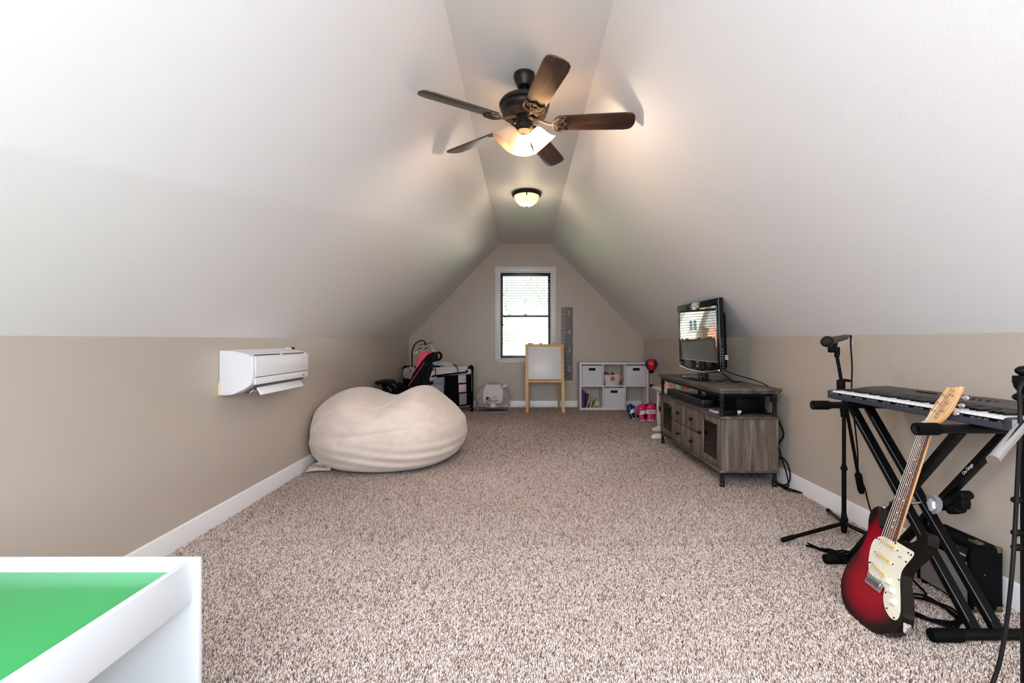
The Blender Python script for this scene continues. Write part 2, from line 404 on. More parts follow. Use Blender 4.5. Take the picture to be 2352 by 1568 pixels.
# ------------------------------------------------------------------ carpet pile (two-tone frieze)
def carpet():
    rng = np.random.default_rng(5)
    def pts(y0, y1, sp):
        ny = int((y1-y0)/sp); nx = int(3.95/sp)
        gx, gy = np.meshgrid(np.arange(nx), np.arange(ny))
        x = -1.93+(gx+.5*(gy % 2)+rng.uniform(-.45, .45, gx.shape))*sp; y = y0+(gy+rng.uniform(-.45, .45, gx.shape))*sp
        x, y = x.ravel(), y.ravel(); k = (x > -1.765-.016*y+.016) & (x < XR-.016) & (y < YB-.016)
        return x[k], y[k]
    V = []; Fc = []; base = 0
    for (y0, y1, sp, lv) in ((1.35, 2.4, .0050, 2), (2.4, 4.2, .0065, 1), (4.2, 7.49, .0097, 1)):
        x, y = pts(y0, y1, sp); n = len(x); a = rng.uniform(0, 2*PI, n); la = 1.1*np.sin(1.7*x+.9*y+1.2*np.sin(2.3*y))+.9*np.sin(2.9*y-2.1*x)+rng.normal(0, 1.1, n)+.8; ln = rng.uniform(.002, .008, n)
        h = rng.uniform(.010, .017, n)-.012; r = sp*rng.uniform(.5, .72, n)
        rings = []
        for (fr_, rr, zz) in (((0, 1, 0), (.55, .95, .7)) if lv == 2 else ((0, 1, 0),)):
            for j in range(3):
                an = a+2*PI*j/3+fr_*.8
                rings.append(np.stack([x+np.cos(la)*ln*fr_+np.cos(an)*r*rr, y+np.sin(la)*ln*fr_+np.sin(an)*r*rr, -.014+(h+.014)*zz], -1))
        tip = np.stack([x+np.cos(la)*ln, y+np.sin(la)*ln, h], -1)
        k = 3*lv+1
        v = np.stack(rings+[tip], 1).reshape(-1, 3); V.append(v)
        o = base+np.arange(n)*k
        tris = []
        for j in range(3):
            l = (j+1) % 3
            if lv == 2: tris += [(j, l, 3+l), (j, 3+l, 3+j), (3+j, 3+l, 6)]
            else: tris += [(j, l, 3)]
        Fc.append((o[:, None, None]+np.array(tris)[None]).reshape(-1, 3)); base += n*k
    V = np.concatenate(V).astype(np.float32); Fc = np.concatenate(Fc).astype(np.int32)
    me = bpy.data.meshes.new('carpet_pile'); me.vertices.add(len(V)); me.vertices.foreach_set('co', V.ravel())
    me.loops.add(Fc.size); me.loops.foreach_set('vertex_index', Fc.ravel())
    me.polygons.add(len(Fc)); me.polygons.foreach_set('loop_start', np.arange(0, Fc.size, 3, dtype=np.int32))
    me.polygons.foreach_set('use_smooth', np.ones(len(Fc), dtype=bool))
    me.update(calc_edges=True)
    m, nt, bs = newmat('carpet_yarn'); inp(bs, rough=.95, spec=.15)
    g = nt.nodes.new('ShaderNodeNewGeometry')
    n1 = nt.nodes.new('ShaderNodeTexNoise'); n1.inputs['Scale'].default_value = 70; n1.inputs['Detail'].default_value = 2
    nt.links.new(nodes_coord(nt), n1.inputs['Vector'])
    mx = nt.nodes.new('ShaderNodeMath'); mx.operation = 'MULTIPLY_ADD'; mx.inputs[1].default_value = .62; nt.links.new(g.outputs['Random Per Island'], mx.inputs[0])
    m2 = nt.nodes.new('ShaderNodeMath'); m2.operation = 'MULTIPLY'; m2.inputs[1].default_value = .38; nt.links.new(n1.outputs['Fac'], m2.inputs[0]); nt.links.new(m2.outputs[0], mx.inputs[2])
    nt.links.new(ramp(nt, mx.outputs[0], [(.0, (84, 68, 60)), (.22, (124, 104, 95)), (.36, (178, 157, 147)), (.6, (220, 202, 193)), (.87, (236, 222, 215))]), bs.inputs['Base Color'])
    me.materials.append(m)
    o = bpy.data.objects.new('carpet_pile', me); COL.objects.link(o)
    tag(o, 'speckled brown and beige frieze carpet pile covering the floor', 'carpet', kind='stuff')
carpet()

# ------------------------------------------------------------------ foreground play table
tb = thing('activity_table', 'white childrens activity table with a raised rim and bright green top', 'table', (-1.2, .75, 0))
TH, TX, TY = .52, -.823, 1.152
rim = lambda b, *a: b.b2(*a, .004)
b = B(); rim(b, -1.62, TX, TY, TY+.016, 0, TH); b.build('end_panel', white_lam, tb)
b = B(); rim(b, -1.62, TX, .33, .346, 0, TH); b.build('end_panel', white_lam, tb)
for x0 in (TX-.03, -1.606):
    b = B(); rim(b, x0, x0+.016, .346, TY, TH-.108, TH-.0015); b.build('rim_board', white_lam, tb)
green_m = mat('green_laminate', (46, 148, 80), .25, spec=.5)
B().b2(-1.592, TX-.03, .345, TY+.001, TH-.052, TH-.034).build('green_top', green_m, tb)

# ------------------------------------------------------------------ ceiling fan
FX, FY = .006, 2.75
bronze = mat('oil_rubbed_bronze', (42, 34, 32), .36, metal=.55, spec=.5)
rubbed = mat('rubbed_bronze_highlight', (106, 90, 78), .42, metal=.5)
walnut = wood('walnut_blade', (28, 18, 13), (54, 34, 22), (88, 56, 34), (3.5, 42, 20), .37, bump=.05)
walnut.node_tree.nodes['Principled BSDF'].inputs['Specular IOR Level'].default_value = 1.0
fan = thing('ceiling_fan', 'dark bronze ceiling fan with five walnut blades and lit bell shades', 'fan', (FX, FY, ZC))
M = T(FX, FY, 0)
B().lathe([(0, ZC), (.064, ZC), (.066, ZC-.012), (.064, ZC-.025), (.057, ZC-.045), (.045, ZC-.066), (.044, ZC-.074), (.03, ZC-.076), (.03, ZC-.06), (0, ZC-.06)], 32, M).build('canopy', bronze, fan)
B().cyl((FX, FY, ZC-.062), (FX, FY, 2.55), .0125, n=16).build('downrod', bronze, fan)
B().lathe([(0, 2.562), (.02, 2.562), (.026, 2.552), (.07, 2.548), (.112, 2.537), (.14, 2.520), (.152, 2.502), (.151, 2.490), (.144, 2.486), (.147, 2.478), (.144, 2.466), (.13, 2.45), (.132, 2.44), (.07, 2.425), (0, 2.425)], 48, M).build('motor_housing', bronze, fan)
b = B()
for i in range(60):
    a = 2*PI*i/60; c, s = math.cos(a), math.sin(a)
    b.bar((FX+.074*c, FY+.074*s, 2.421), (FX+.131*c, FY+.131*s, 2.437), .0055, .006)
tag(b.build('vent_fins', rubbed, fan), kind='stuff')
B().lathe([(0, 2.43), (.062, 2.43), (.062, 2.405), (.05, 2.395), (.05, 2.385), (.056, 2.378), (.056, 2.352), (.046, 2.34), (0, 2.338)], 32, M).build('switch_housing', bronze, fan)
BZ = 2.386
for k in range(5):
    th = R(-3.5+72*k); r_ = Vector((math.cos(th), math.sin(th), 0)); t_ = Vector((-math.sin(th), math.cos(th), 0))
    p = R(15); c_ = t_*math.cos(p)-Vector((0, 0, math.sin(p))); n_ = r_.cross(c_)
    Mb = frame(Vector((FX, FY, BZ)), r_, c_, n_)
    w0, w1 = .058, .068
    out = [(.205, -w0), (.40, -w0-.005), (.60, -w1), (.635, -w1+.004), (.652, -w1+.02), (.660, -.02), (.661, .02), (.652, w1-.02), (.635, w1-.004), (.60, w1), (.40, w0+.005), (.205, w0), (.198, w0-.02), (.198, -w0+.02)]
    b = B().prism(out, -.004, .004, Matrix.Identity(4), .0025)
    o = b.build('blade', walnut, fan, local=True)
    rel = W[fan.name].inverted() @ Mb
    o.matrix_local = rel; W[o.name] = Mb
    # the blade iron: arm from the hub and a scrolled bracket under the blade
    b = B()
    b.tube(smooth_path([(.062, 0, .028), (.10, 0, .018), (.14, 0, -.004), (.18, 0, -.012)], 5), [.012]*5+[.010]*5+[.009]*5+[.008], 8, flat=.7)
    for sg in (1, -1):
        b.tube(smooth_path([(.172, 0, -.012), (.178, .03*sg, -.012), (.196, .054*sg, -.011), (.228, .06*sg, -.009), (.25, .052*sg, -.008)], 5), .0058, 7)
        b.tube(smooth_path([(.25, .052*sg, -.008), (.236, .036*sg, -.009), (.24, .018*sg, -.009), (.255, 0, -.008)], 5), .005, 7)
        b.tube([(.18, 0, -.012), (.238, .03*sg, -.009)], .0045, 6)
        b.cyl((.225, .04*sg, -.012), (.225, .04*sg, -.004), .006, n=10)
    b.build('blade_iron', rubbed, o, local=True)
shade_m, nt, bs = newmat('frosted_glass_shade')
inp(bs, rough=.35, emit=8.0); bs.inputs['Base Color'].default_value = (*lin((245, 232, 214)), 1); bs.inputs['Emission Color'].default_value = (*lin((255, 214, 160)), 1)
tl = nt.nodes.new('ShaderNodeBsdfTranslucent'); tl.inputs[0].default_value = (*lin((255, 240, 222)), 1)
ms = nt.nodes.new('ShaderNodeMixShader'); ms.inputs[0].default_value = .6
nt.links.new(bs.outputs[0], ms.inputs[1]); nt.links.new(tl.outputs[0], ms.inputs[2]); nt.links.new(ms.outputs[0], nt.nodes['Material Output'].inputs[0])
dim_shade = shade_m.copy(); dim_shade.name = 'unlit_glass_shade'; dim_shade.node_tree.nodes['Principled BSDF'].inputs['Emission Strength'].default_value = 0
bulb_m = emis('lit_bulb', (255, 226, 180), 9)
for az, lit in ((20, 1), (176, 0), (100, 1)):
    a = R(az); d = Vector((math.cos(a)*.68, math.sin(a)*.68, -.73)).normalized()
    o0 = Vector((FX, FY, 2.380))+Vector((math.cos(a), math.sin(a), 0))*.036
    x = d.cross(Vector((0, 0, 1))).normalized(); Ms = frame(o0, x, d.cross(x), d)
    arm = B().tube([(0, 0, -.015), (0, 0, .03)], .011, 12, M=Ms)
    arm.lathe([(0, .018), (.026, .018), (.03, .03), (.03, .05), (0, .05)], 20, Ms); arm.build('lamp_arm', bronze, fan)
    pr = [(.026, .03), (.036, .035), (.046, .05), (.053, .075), (.059, .10), (.065, .114), (.074, .131), (.084, .142)]
    pin = [(r-.003, z) for r, z in pr[::-1]]
    sh = B().lathe(pr+pin, 32, Ms).build('lamp_shade', shade_m if lit else dim_shade, fan)
    B().lathe([(0, .042), (.012, .043), (.013, .05), (.021, .06), (.022, .068), (.018, .076), (.009, .081), (0, .082)], 20, Ms).build('bulb', bulb_m if lit else mat('unlit_bulb', (240, 236, 228), .3), sh)
    lo = Ms @ Vector((0, 0, .122))
    if lit: lamp('fan_bulb_light', 'POINT', lo, 10, (1, .80, .62), shadow_soft_size=.026)

# ------------------------------------------------------------------ flush ceiling light
LX, LY = .036, 4.93
cl = thing('flush_ceiling_light', 'round flush ceiling light with bronze rim and glowing cream dome', 'light', (LX, LY, ZC)); M = T(LX, LY, ZC)
B().lathe([(0, 0), (.15, 0), (.158, -.008), (.16, -.022), (.152, -.034), (.142, -.04), (.128, -.036), (0, -.02)], 48, M).build('rim', bronze, cl)
B().lathe([(.134, -.034), (.13, -.06), (.112, -.098), (.08, -.126), (.04, -.142), (0, -.147)], 40, M).build('dome', emis('lit_cream_glass', (255, 226, 166), 1.15, .25), cl)
B().lathe([(0, -.146), (.008, -.146), (.012, -.152), (.009, -.158), (0, -.161)], 14, M).build('finial', bronze, cl)
for k in range(3):
    a = R(30+120*k); B().box((.134, 0, -.05), (.006, .014, .03), M @ rotz(a), .002).build('glass_clip', bronze, cl)
lamp('flush_light_glow', 'POINT', (LX, LY, ZC-.24), 3, (1, .82, .58), shadow_soft_size=.1)

# ------------------------------------------------------------------ wall air conditioner
Y0, Y1 = 2.70, 3.43
ac = thing('air_conditioner', 'white wall mounted split air conditioner with its louver open', 'air conditioner', T(xl(Y0), Y0, .75) @ rotz(math.atan(.016)))
Ma = W[ac.name]
prof = smooth_path([(0, .264, 0), (.02, .267, 0), (.07, .265, 0), (.12, .257, 0), (.165, .245, 0), (.193, .230, 0)], 4)
poly = [(0, 0)]+[(p.x, p.y) for p in prof]+[(.199, .222), (.199, .12), (.194, .07), (.180, .058), (.155, .04), (.118, .018), (.08, .006), (.05, 0)]
Mp = frame((0, 0, 0), (1, 0, 0), (0, 0, 1), (0, -1, 0))      # local: depth, height, along the wall (y = -z)
b = B().prism(poly, -.73, 0, Mp, .007, 3); body = b.build('body', white_pl, ac, local=True)
groove = mat('dark_groove', (60, 60, 66), .6)
B().box((.197, .375, .166), (.012, .69, .118), None, .004).build('front_panel', white_pl, ac, local=True)
B().box((.1945, .375, .082), (.012, .69, .044), None, .004).build('lower_panel', white_pl, ac, local=True)
B().box((.1935, .375, .1055), (.012, .692, .004)).build('panel_gap', groove, ac, local=True)
for y0, y1 in ((.05, .345), (.385, .68)):
    B().box((.1815, (y0+y1)/2, .2385), (.010, y1-y0, .006), Matrix.Identity(4)).build('intake_slot', groove, ac, local=True)
b = B()
for i in range(23):
    for j in range(3): b.box((.05+.04*j, .06+.028*i+.007*(j % 2), (.268, .2655, .2575)[j]), (.022, .014, .003), None, .001, 1)
tag(b.build('top_grille', white_pl, ac, local=True), kind='stuff')
Mo = frame((.146, .375, .03), (.83, 0, .56), (0, 1, 0), (-.56, 0, .83))
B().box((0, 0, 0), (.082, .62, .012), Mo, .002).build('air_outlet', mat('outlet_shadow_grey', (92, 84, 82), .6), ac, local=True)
b = B()
for i in range(12): b.box((-.012, -.28+.05*i, -.007), (.03, .003, .010), Mo)
tag(b.build('outlet_vanes', white_pl, ac, local=True), kind='stuff')
B().box((.176, .385, .018), (.012, .56, .062), frame((.176, .385, .018), (.86, 0, .52), (0, 1, 0), (-.52, 0, .86)) @ T(-.176, -.385, -.018), .004).build('louver', white_pl, ac, local=True)
B().box((.10, .70, .02), (.10, .035, .02), Matrix.Identity(4), .006).build('end_foot', white_pl, ac, local=True)
B().b2(.0, .012, -.0035, .01, .002, .075).build('foam_strip', mat('yellowed_foam', (238, 216, 168), .8), ac, local=True)
B().b2(.2, .2015, .635, .642, .071, .083).build('logo_mark', mat('dark_print', (40, 40, 44), .6), ac, local=True)
B().b2(.2, .2015, .650, .664, .077, .081).build('brand_print', mat('dark_print', (40, 40, 44), .6), ac, local=True)
B().box((.014, .80, .262), (.03, .05, .03), None, .004).build('pipe_clip', white_pl, ac, local=True)
B().box((.014, .855, .262), (.03, .028, .032), None, .004).build('clip_screw_block', black_pl, ac, local=True)

# ------------------------------------------------------------------ bean bag
def suede(name, c):
    m, nt, bs = newmat(name); inp(bs, rough=.85, sheen=.35, spec=.2)
    n = nt.nodes.new('ShaderNodeTexNoise'); n.inputs['Scale'].default_value = 5; n.inputs['Detail'].default_value = 6; n.inputs['Distortion'].default_value = 1.2
    nt.links.new(nodes_coord(nt, (1, 1, 1.6)), n.inputs['Vector'])
    nt.links.new(ramp(nt, n.outputs['Fac'], [(.3, [x*.94 for x in c]), (.65, c)]), bs.inputs['Base Color'])
    add_bump(nt, bs, 420, .12, .001); return m
suede_m = suede('beige_suede', (230, 214, 201))
BC = Vector((-1.222, 4.21, 0)); BA, BBd = .685, .665
def bag(u, v):      # u: 0..1 around, v: 0..1 bottom to top
    a = 2*PI*u; ca, sa = math.cos(a), math.sin(a)
    t = PI*v; sz = -math.cos(t); sr = math.sin(t)
    sr = abs(sr)**(.62 if sz > 0 else .2); z = .30+.335*(abs(sz)**.9)*(1 if sz > 0 else -1)
    x = BA*sr*(abs(ca)**.92)*(1 if ca > 0 else -1); y = BBd*sr*(abs(sa)**.92)*(1 if sa > 0 else -1)
    if z < .16: z = .16*((max(z, -.04)+.04)/.2)**1.3                          # settles flat on the carpet
    tuck = max(0, 1-z/.2); x *= 1-.10*tuck**2; y *= 1-.05*tuck**2
    top = max(0, (z-.33)/.3)
    z -= .080*math.exp(-((x+.02+.1*y)/.19)**2)*top                         # sat-in dip between the two lobes
    z += .035*math.exp(-((x+.34)/.2)**2)*top+.035*math.exp(-((x-.25)/.19)**2)*top
    z -= .09*max(0, (x-.32)/.3)*top
    p = Vector((x, y, z)); q = Vector((x*2.2, y*2.2, z*2.2))
    p += Vector((ca, sa, .25))*(.018*noise.noise(q*1.3)+.010*noise.noise(Vector((x*2.5+.6*z, y*2.5, z*11)))*max(0, min(1, (.62-z)/.25)))
    fold = max(0, 1-abs(z-.13)/.16)*(1 if sa < .3 else 0)
    p += Vector((ca, sa, 0))*((.0065*math.sin(78*z+5*x+1.8*math.sin(5*x))+.004*math.sin(41*z-7*x+2.2*math.sin(3.1*x)))*fold*(.6+.4*math.sin(3*x+1)))
    p += Vector((ca, sa, 0))*(-.014*math.exp(-((z-.34-.12*x)/.016)**2)*(1 if (sa < -.15 and -.35 < x < .3) else 0)*.55)
    if p.z < 0: p.z = 0
    wx = xl(BC.y+p.y)+.012-BC.x
    if p.x < wx+.05: p.x = wx+.05*math.exp((p.x-wx-.05)/.05)                  # leans against the wall
    return p+BC
bb = thing('bean_bag', 'large rounded beige suede bean bag slumped against the wall', 'bean bag', BC)
B().surf(bag, 190, 150, cu=True).build('cover', suede_m, bb, ang=180)
def bag_line(pts, r, name, m):
    out = []
    for uv in smooth_path([(a, c, 0) for a, c in pts], 14):
        p = bag(uv.x % 1, uv.y); q1 = bag((uv.x+.002) % 1, uv.y); q2 = bag(uv.x % 1, uv.y+.004)
        n = (q1-p).cross(q2-p); n = n.normalized() if n.length > 1e-9 else Vector((0, 0, 1)); out.append(p+n*r*.25)
    B().tube(out, r, 6).build(name, m, bb)
seam_m = mat('beige_seam', (224, 207, 193), .8)
bag_line([(.60, .30), (.605, .42), (.625, .55), (.66, .68), (.72, .78), (.80, .85)], .004, 'seam', seam_m)
bag_line([(.71, .26), (.77, .40), (.85, .53), (.93, .62), (.98, .68)], .0022, 'seam', seam_m)
tp = bag(.635, .27)
fl_m = mat('beige_flap', (205, 186, 172), .85)
flap = B().surf(lambda u, v: Vector((-1.585-.195*u, 3.735-.03*u+.06*v, .012+.006*math.sin(3*u)+.115*v*(1-u*.8))), 8, 6).build('zip_flap', fl_m, bb, ang=180)
md = flap.modifiers.new('t', 'SOLIDIFY'); md.thickness = .006
text('LOVESAC', .034, mat('dark_print', (40, 40, 44), .6), bb, frame((-1.672, 3.732, .048), Vector((.985, -.15, -.08)).normalized(), Vector((.0, .45, .89)).normalized(), Vector((-.1, -.89, .45)).normalized()), 'flap_print')

# ------------------------------------------------------------------ easel
ez = thing('easel', 'light wooden childrens easel with whiteboard standing before the window', 'easel', (.33, 7.0, 0))
pine = wood('pine', (206, 158, 106), (226, 182, 130), (236, 198, 150), (6, 6, 1.6), .5, bump=.05)
def eY(z): return 6.885+.16*z
for x in (.058, .607): B().bar((x, eY(0), 0), (x-.006, eY(1.03), 1.03), .046, .022, (0, 1, 0), .003).build('front_leg', pine, ez)
for x in (.085, .58): B().bar((x, 7.40, 0), (x, 7.07, 1.0), .04, .02, (0, 1, 0), .003).build('rear_leg', pine, ez)
B().b2(.03, .63, eY(1.02)-.012, eY(1.02)+.012, .99, 1.036, .003).build('top_rail', pine, ez)
Mw = frame((.33, eY(.75), .75), (1, 0, 0), (0, math.sin(math.atan(.16)), math.cos(math.atan(.16))), (0, -1, .16))
B().box((0, -.01, .004), (.515, .52, .008), Mw @ T(0, .01, 0), .001).build('whiteboard', mat('whiteboard', (232, 230, 230), .3), ez)
B().box((0, -.01, -.012), (.515, .5, .008), Mw, .001).build('chalkboard', mat('chalkboard', (70, 66, 66), .7), ez)
B().b2(.07, .6, eY(.47)-.03, eY(.47)+.03, .448, .486, .003).build('tray', pine, ez)
for x, w in ((.11, .085), (.27, .045), (.47, .05), (.545, .03)): B().box((x, eY(1.03)+.02, 1.043), (w, .02, .02), None, .003).build('paper_clamp', pine, ez)
for x in (.026, .645): B().ball((x, eY(.465)+.005, .468), .010, 10, 6).build('hinge_bolt', pine, ez)

# ------------------------------------------------------------------ growth chart
gc = thing('growth_chart', 'grey wooden ruler growth chart numbered two to five beside the window', 'growth chart', (.717, YB-.008, .438))
gm = wood('grey_stained_board', (102, 99, 101), (118, 114, 116), (132, 128, 128), (14, 14, 2), .55, bump=.05)
B().b2(.624, .811, YB-.016, YB-.001, .438, 1.636, .002).build('board', gm, gc)
wp = mat('white_paint_print', (205, 198, 196), .6)
b = B()
for inch in range(18, 65):
    zz = inch*.0254
    if .44 < zz < 1.632:
        l = .088 if inch % 12 == 0 else .082 if inch % 6 == 0 else .066 if inch % 3 == 0 else .024
        b.b2(.629, .629+l, YB-.0172, YB-.0155, zz-.0032, zz+.0032)
tag(b.build('tick_marks', wp, gc), kind='stuff')
for k in (2, 3, 4, 5): text(str(k), .105, wp, gc, frame((.755, YB-.0165, k*.3048+.014), (1, 0, 0), (0, 0, 1), (0, -1, 0)), 'numeral', .0008)

# ------------------------------------------------------------------ cube shelf and what is in it
cs = thing('cube_shelf', 'white six cube storage shelf in the far corner', 'shelf', (1.425, 7.3, 0))
SX0, SX1, SY0, SY1, SZ = .885, 1.968, 7.14, 7.46, .745
ot, it = .030, .016
shelf_m = mat('white_shelf_laminate', (226, 223, 228), .4)
for x0 in (SX0, SX1-ot): B().b2(x0, x0+ot, SY0, SY1, 0, SZ, .0015).build('side_panel', shelf_m, cs)
for z0 in (0, SZ-ot): B().b2(SX0+ot, SX1-ot, SY0, SY1, z0, z0+ot, .0015).build('board', shelf_m, cs)
cw = (SX1-SX0-2*ot-2*it)/3; chh = (SZ-2*ot-it)/2
B().b2(SX0+ot, SX1-ot, SY0+.001, SY1, ot+chh, ot+chh+it, .001).build('middle_shelf', shelf_m, cs)
cx0 = [SX0+ot+i*(cw+it) for i in range(3)]; cz0 = [ot, ot+chh+it]
for i in (1, 2):
    for zz in cz0: B().b2(cx0[i]-it, cx0[i], SY0+.001, SY1, zz, zz+chh, .001).build('divider', shelf_m, cs)
dot_m = dots('dotted_grey_fabric', (222, 219, 224), (150, 148, 162), 42, .2, (0, R(45), 0))
bw, bh = cw-.012, chh-.018
Mb0 = T(cx0[0]+cw/2, 7.29, cz0[1])
bin0 = thing('fabric_bin', 'dotted grey fabric bin in the upper shelf cube nearest the easel', 'bin', Mb0, 'dotted fabric bins in the cube shelf')
for x in (-bw/2, bw/2-.006): B().b2(x, x+.006, -.14, .15, 0, bh, .002).build('side', dot_m, bin0, local=True)
bfront = B()
hx, hz0, hz1 = .047, bh-.072, bh-.044
bfront.b2(-bw/2, bw/2, -.146, -.140, 0, hz0); bfront.b2(-bw/2, bw/2, -.146, -.140, hz1, bh); bfront.b2(-bw/2, -hx, -.146, -.140, hz0, hz1); bfront.b2(hx, bw/2, -.146, -.140, hz0, hz1)
bfront.build('front', dot_m, bin0, local=True)
B().b2(-bw/2, bw/2, .144, .15, 0, bh).build('back', dot_m, bin0, local=True)
B().b2(-bw/2+.006, bw/2-.006, -.14, .144, 0, .006).build('base', dot_m, bin0, local=True)
hb = B(); o_ = rrect(2*hx+.012, hz1-hz0+.012, .008); i_ = rrect(2*hx-.004, hz1-hz0-.006, .004)
n = len(o_); vv = [(x, -.149, (hz0+hz1)/2+z_) for x, z_ in o_]+[(x, -.149, (hz0+hz1)/2+z_) for x, z_ in i_]+[(x, -.139, (hz0+hz1)/2+z_) for x, z_ in o_]+[(x, -.139, (hz0+hz1)/2+z_) for x, z_ in i_]
hb.add(vv, [(j, (j+1) % n, n+(j+1) % n, n+j) for j in range(n)]+[(2*n+j, 2*n+(j+1) % n, 3*n+(j+1) % n, 3*n+j) for j in range(n)]+[(j, (j+1) % n, 2*n+(j+1) % n, 2*n+j) for j in range(n)]+[(n+j, n+(j+1) % n, 3*n+(j+1) % n, 3*n+j) for j in range(n)])
hb.build('grip', black_pl, bin0, local=True)
B().b2(-hx, hx, -.1385, -.1365, hz0-.004, hz1+.004).build('grip_lining', mat('dark_lining', (20, 18, 20), .9), bin0, local=True)
dup(bin0, T(cx0[2]+cw/2, 7.29, cz0[1]), 'dotted grey fabric bin in the upper shelf cube behind the punching ball')
dup(bin0, T(cx0[1]+cw/2, 7.29, cz0[0]), 'dotted grey fabric bin in the lower middle shelf cube')

rope_m = mat('cream_rope', (232, 222, 212), .85, bump=(60, .2, .002)); pink_m = mat('dusty_pink_wool', (206, 122, 122), .95, bump=(90, .8, .006))
bk = thing('rope_basket', 'cream rope basket with pink pompoms in the upper middle shelf cube', 'basket', (cx0[1]+.15, 7.27, cz0[1]))
prof = []
for i in range(15): zz = .16*i/14; rr = .108+.028*math.sin(min(1, zz/.12)*PI/2); prof += [(rr-.0015, zz), (rr+.002, zz+.004), (rr-.0015, zz+.0085)]
B().lathe([(0, .002)]+prof+[(.128, .17), (.12, .16), (.10, .01), (0, .008)], 36, T(cx0[1]+.15, 7.27, cz0[1])).build('body', rope_m, bk, ang=70)
for az in (-95, -8, 188):
    a = R(az); c = Vector((cx0[1]+.15+.146*math.cos(a), 7.27+.146*math.sin(a), cz0[1]+.115))
    b = B()
    for i in range(46):
        t = math.acos(1-2*(i+.5)/46); f_ = i*2.39996; d = Vector((math.sin(t)*math.cos(f_), math.sin(t)*math.sin(f_), math.cos(t)))
        b.ball(c+d*.026, .014, 6, 4)
    tag(b.build('pompom', pink_m, bk), kind='stuff')
t1 = B().ball((cx0[1]+.07, 7.27, cz0[1]+.165), (.042, .05, .045), 16, 10).build('toy_ball', mat('violet_plastic', (128, 52, 140), .35)); tag(t1, 'violet toy ball peeking out of the cream rope basket', 'toy')
t2 = thing('toy_tent', 'small dark mauve pointed toy with a silver tip in the rope basket', 'toy', (cx0[1]+.16, 7.26, cz0[1]+.11))
B().lathe([(0, 0), (.06, 0), (.055, .02), (.02, .085), (0, .1)], 5, T(cx0[1]+.16, 7.26, cz0[1]+.11)).build('body', mat('mauve_felt', (96, 62, 74), .8), t2)
B().ball((cx0[1]+.16, 7.26, cz0[1]+.212), .009, 12, 8).build('tip', chrome, t2)
t3 = B().box((cx0[1]+.225, 7.25, cz0[1]+.135), (.07, .05, .09), rotz(0), .01).build('toy_block', mat('cream_toy', (214, 200, 186), .6)); tag(t3, 'cream toy block standing in the rope basket', 'toy')

page_m = mat('paper_pages', (236, 232, 222), .8)
def book(x, zlean, h, t, d, c, lab, name='book'):
    M = T(x, 7.17, cz0[0]+.001) @ Matrix.Rotation(-R(zlean), 4, 'Y')
    o = thing(name, lab, 'book', M, 'picture books leaning in the cube shelf')
    cm = mat('cover_%d_%d_%d' % c, c, .45)
    bb_ = B(); bb_.b2(0, .0022, 0, d, 0, h); bb_.b2(t-.0022, t, 0, d, 0, h); bb_.b2(0, t, -.002, .0015, 0, h); bb_.build('cover', cm, o, local=True)
    B().b2(.0022, t-.0022, .002, d-.003, .003, h-.003).build('pages', page_m, o, local=True)
X = SX0+ot
book(X+.008, -3, .275, .011, .21, (104, 60, 128), 'tall violet picture book against the shelf side')
book(X+.021, -5, .262, .016, .21, (86, 44, 110), 'thick deep purple picture book beside the tall violet one')
book(X+.048, -9, .225, .012, .20, (58, 34, 84), 'dark indigo picture book between purple and orange books')
book(X+.078, -13, .21, .013, .20, (226, 160, 52), 'orange yellow picture book leaning on purple books')
book(X+.108, -12, .06, .014, .12, (96, 72, 150), 'very small lilac book at the foot of the row')
book(X+.135, -15, .118, .010, .14, (236, 234, 238), 'small white book leaning in the middle of the row')
book(X+.158, -19, .11, .011, .14, (98, 122, 92), 'small green book between white and yellow books')
book(X+.182, -23, .152, .013, .15, (228, 206, 46), 'bright yellow book leaning at the open end of the row')

# ------------------------------------------------------------------ punching ball
px_, py_ = 1.823, 6.48
pb = thing('punching_ball', 'red and blue standing punching ball on a chrome pole', 'punching ball', (px_, py_, 0))
blue_v = mat('blue_vinyl', (22, 44, 96), .35); red_v = mat('red_vinyl', (206, 26, 36), .3)
B().lathe([(0, .0), (.142, 0), (.149, .03), (.146, .075), (.13, .11)], 32, T(px_, py_, 0)).build('base', blue_v, pb)
B().lathe([(.132, .108), (.125, .14), (.09, .175), (.045, .19), (0, .19)], 32, T(px_, py_, 0)).build('base_cap', black_pl, pb)
B().cyl((px_, py_, .17), (px_, py_, .50), .0125, n=14).build('lower_pole', chrome, pb)
B().cyl((px_, py_, .38), (px_, py_, .62), .010, n=14).build('upper_pole', chrome, pb)
b = B(); b.cyl((px_, py_, .425), (px_, py_, .47), .019, n=14); b.cyl((px_+.015, py_-.01, .448), (px_+.035, py_-.02, .448), .008, n=10); b.build('height_clamp', black_pl, pb)
B().tube([(px_+.012*math.cos(i*.9), py_+.012*math.sin(i*.9), .60+.0022*i) for i in range(28)], .003, 5).build('spring', black_m, pb)
B().lathe([(.02, .625), (.034, .632), (.04, .652), (.03, .668)], 20, T(px_, py_, 0)).build('neck', black_pl, pb)
bz = .742; bprof = [(.028, -.088), (.05, -.066), (.075, -.035), (.088, 0), (.086, .03), (.07, .062), (.04, .082), (0, .09)]
sp_ = [(p.x, p.y) for p in smooth_path([(r, z_, 0) for r, z_ in bprof], 3)]; sp_[-1] = (0, .09)
for i in range(6):
    B().lathe(sp_, 8, T(px_, py_, bz) @ rotz(R(60*i-136)), 0, PI/3).build('ball_panel', (red_v, blue_v)[i % 2], pb)

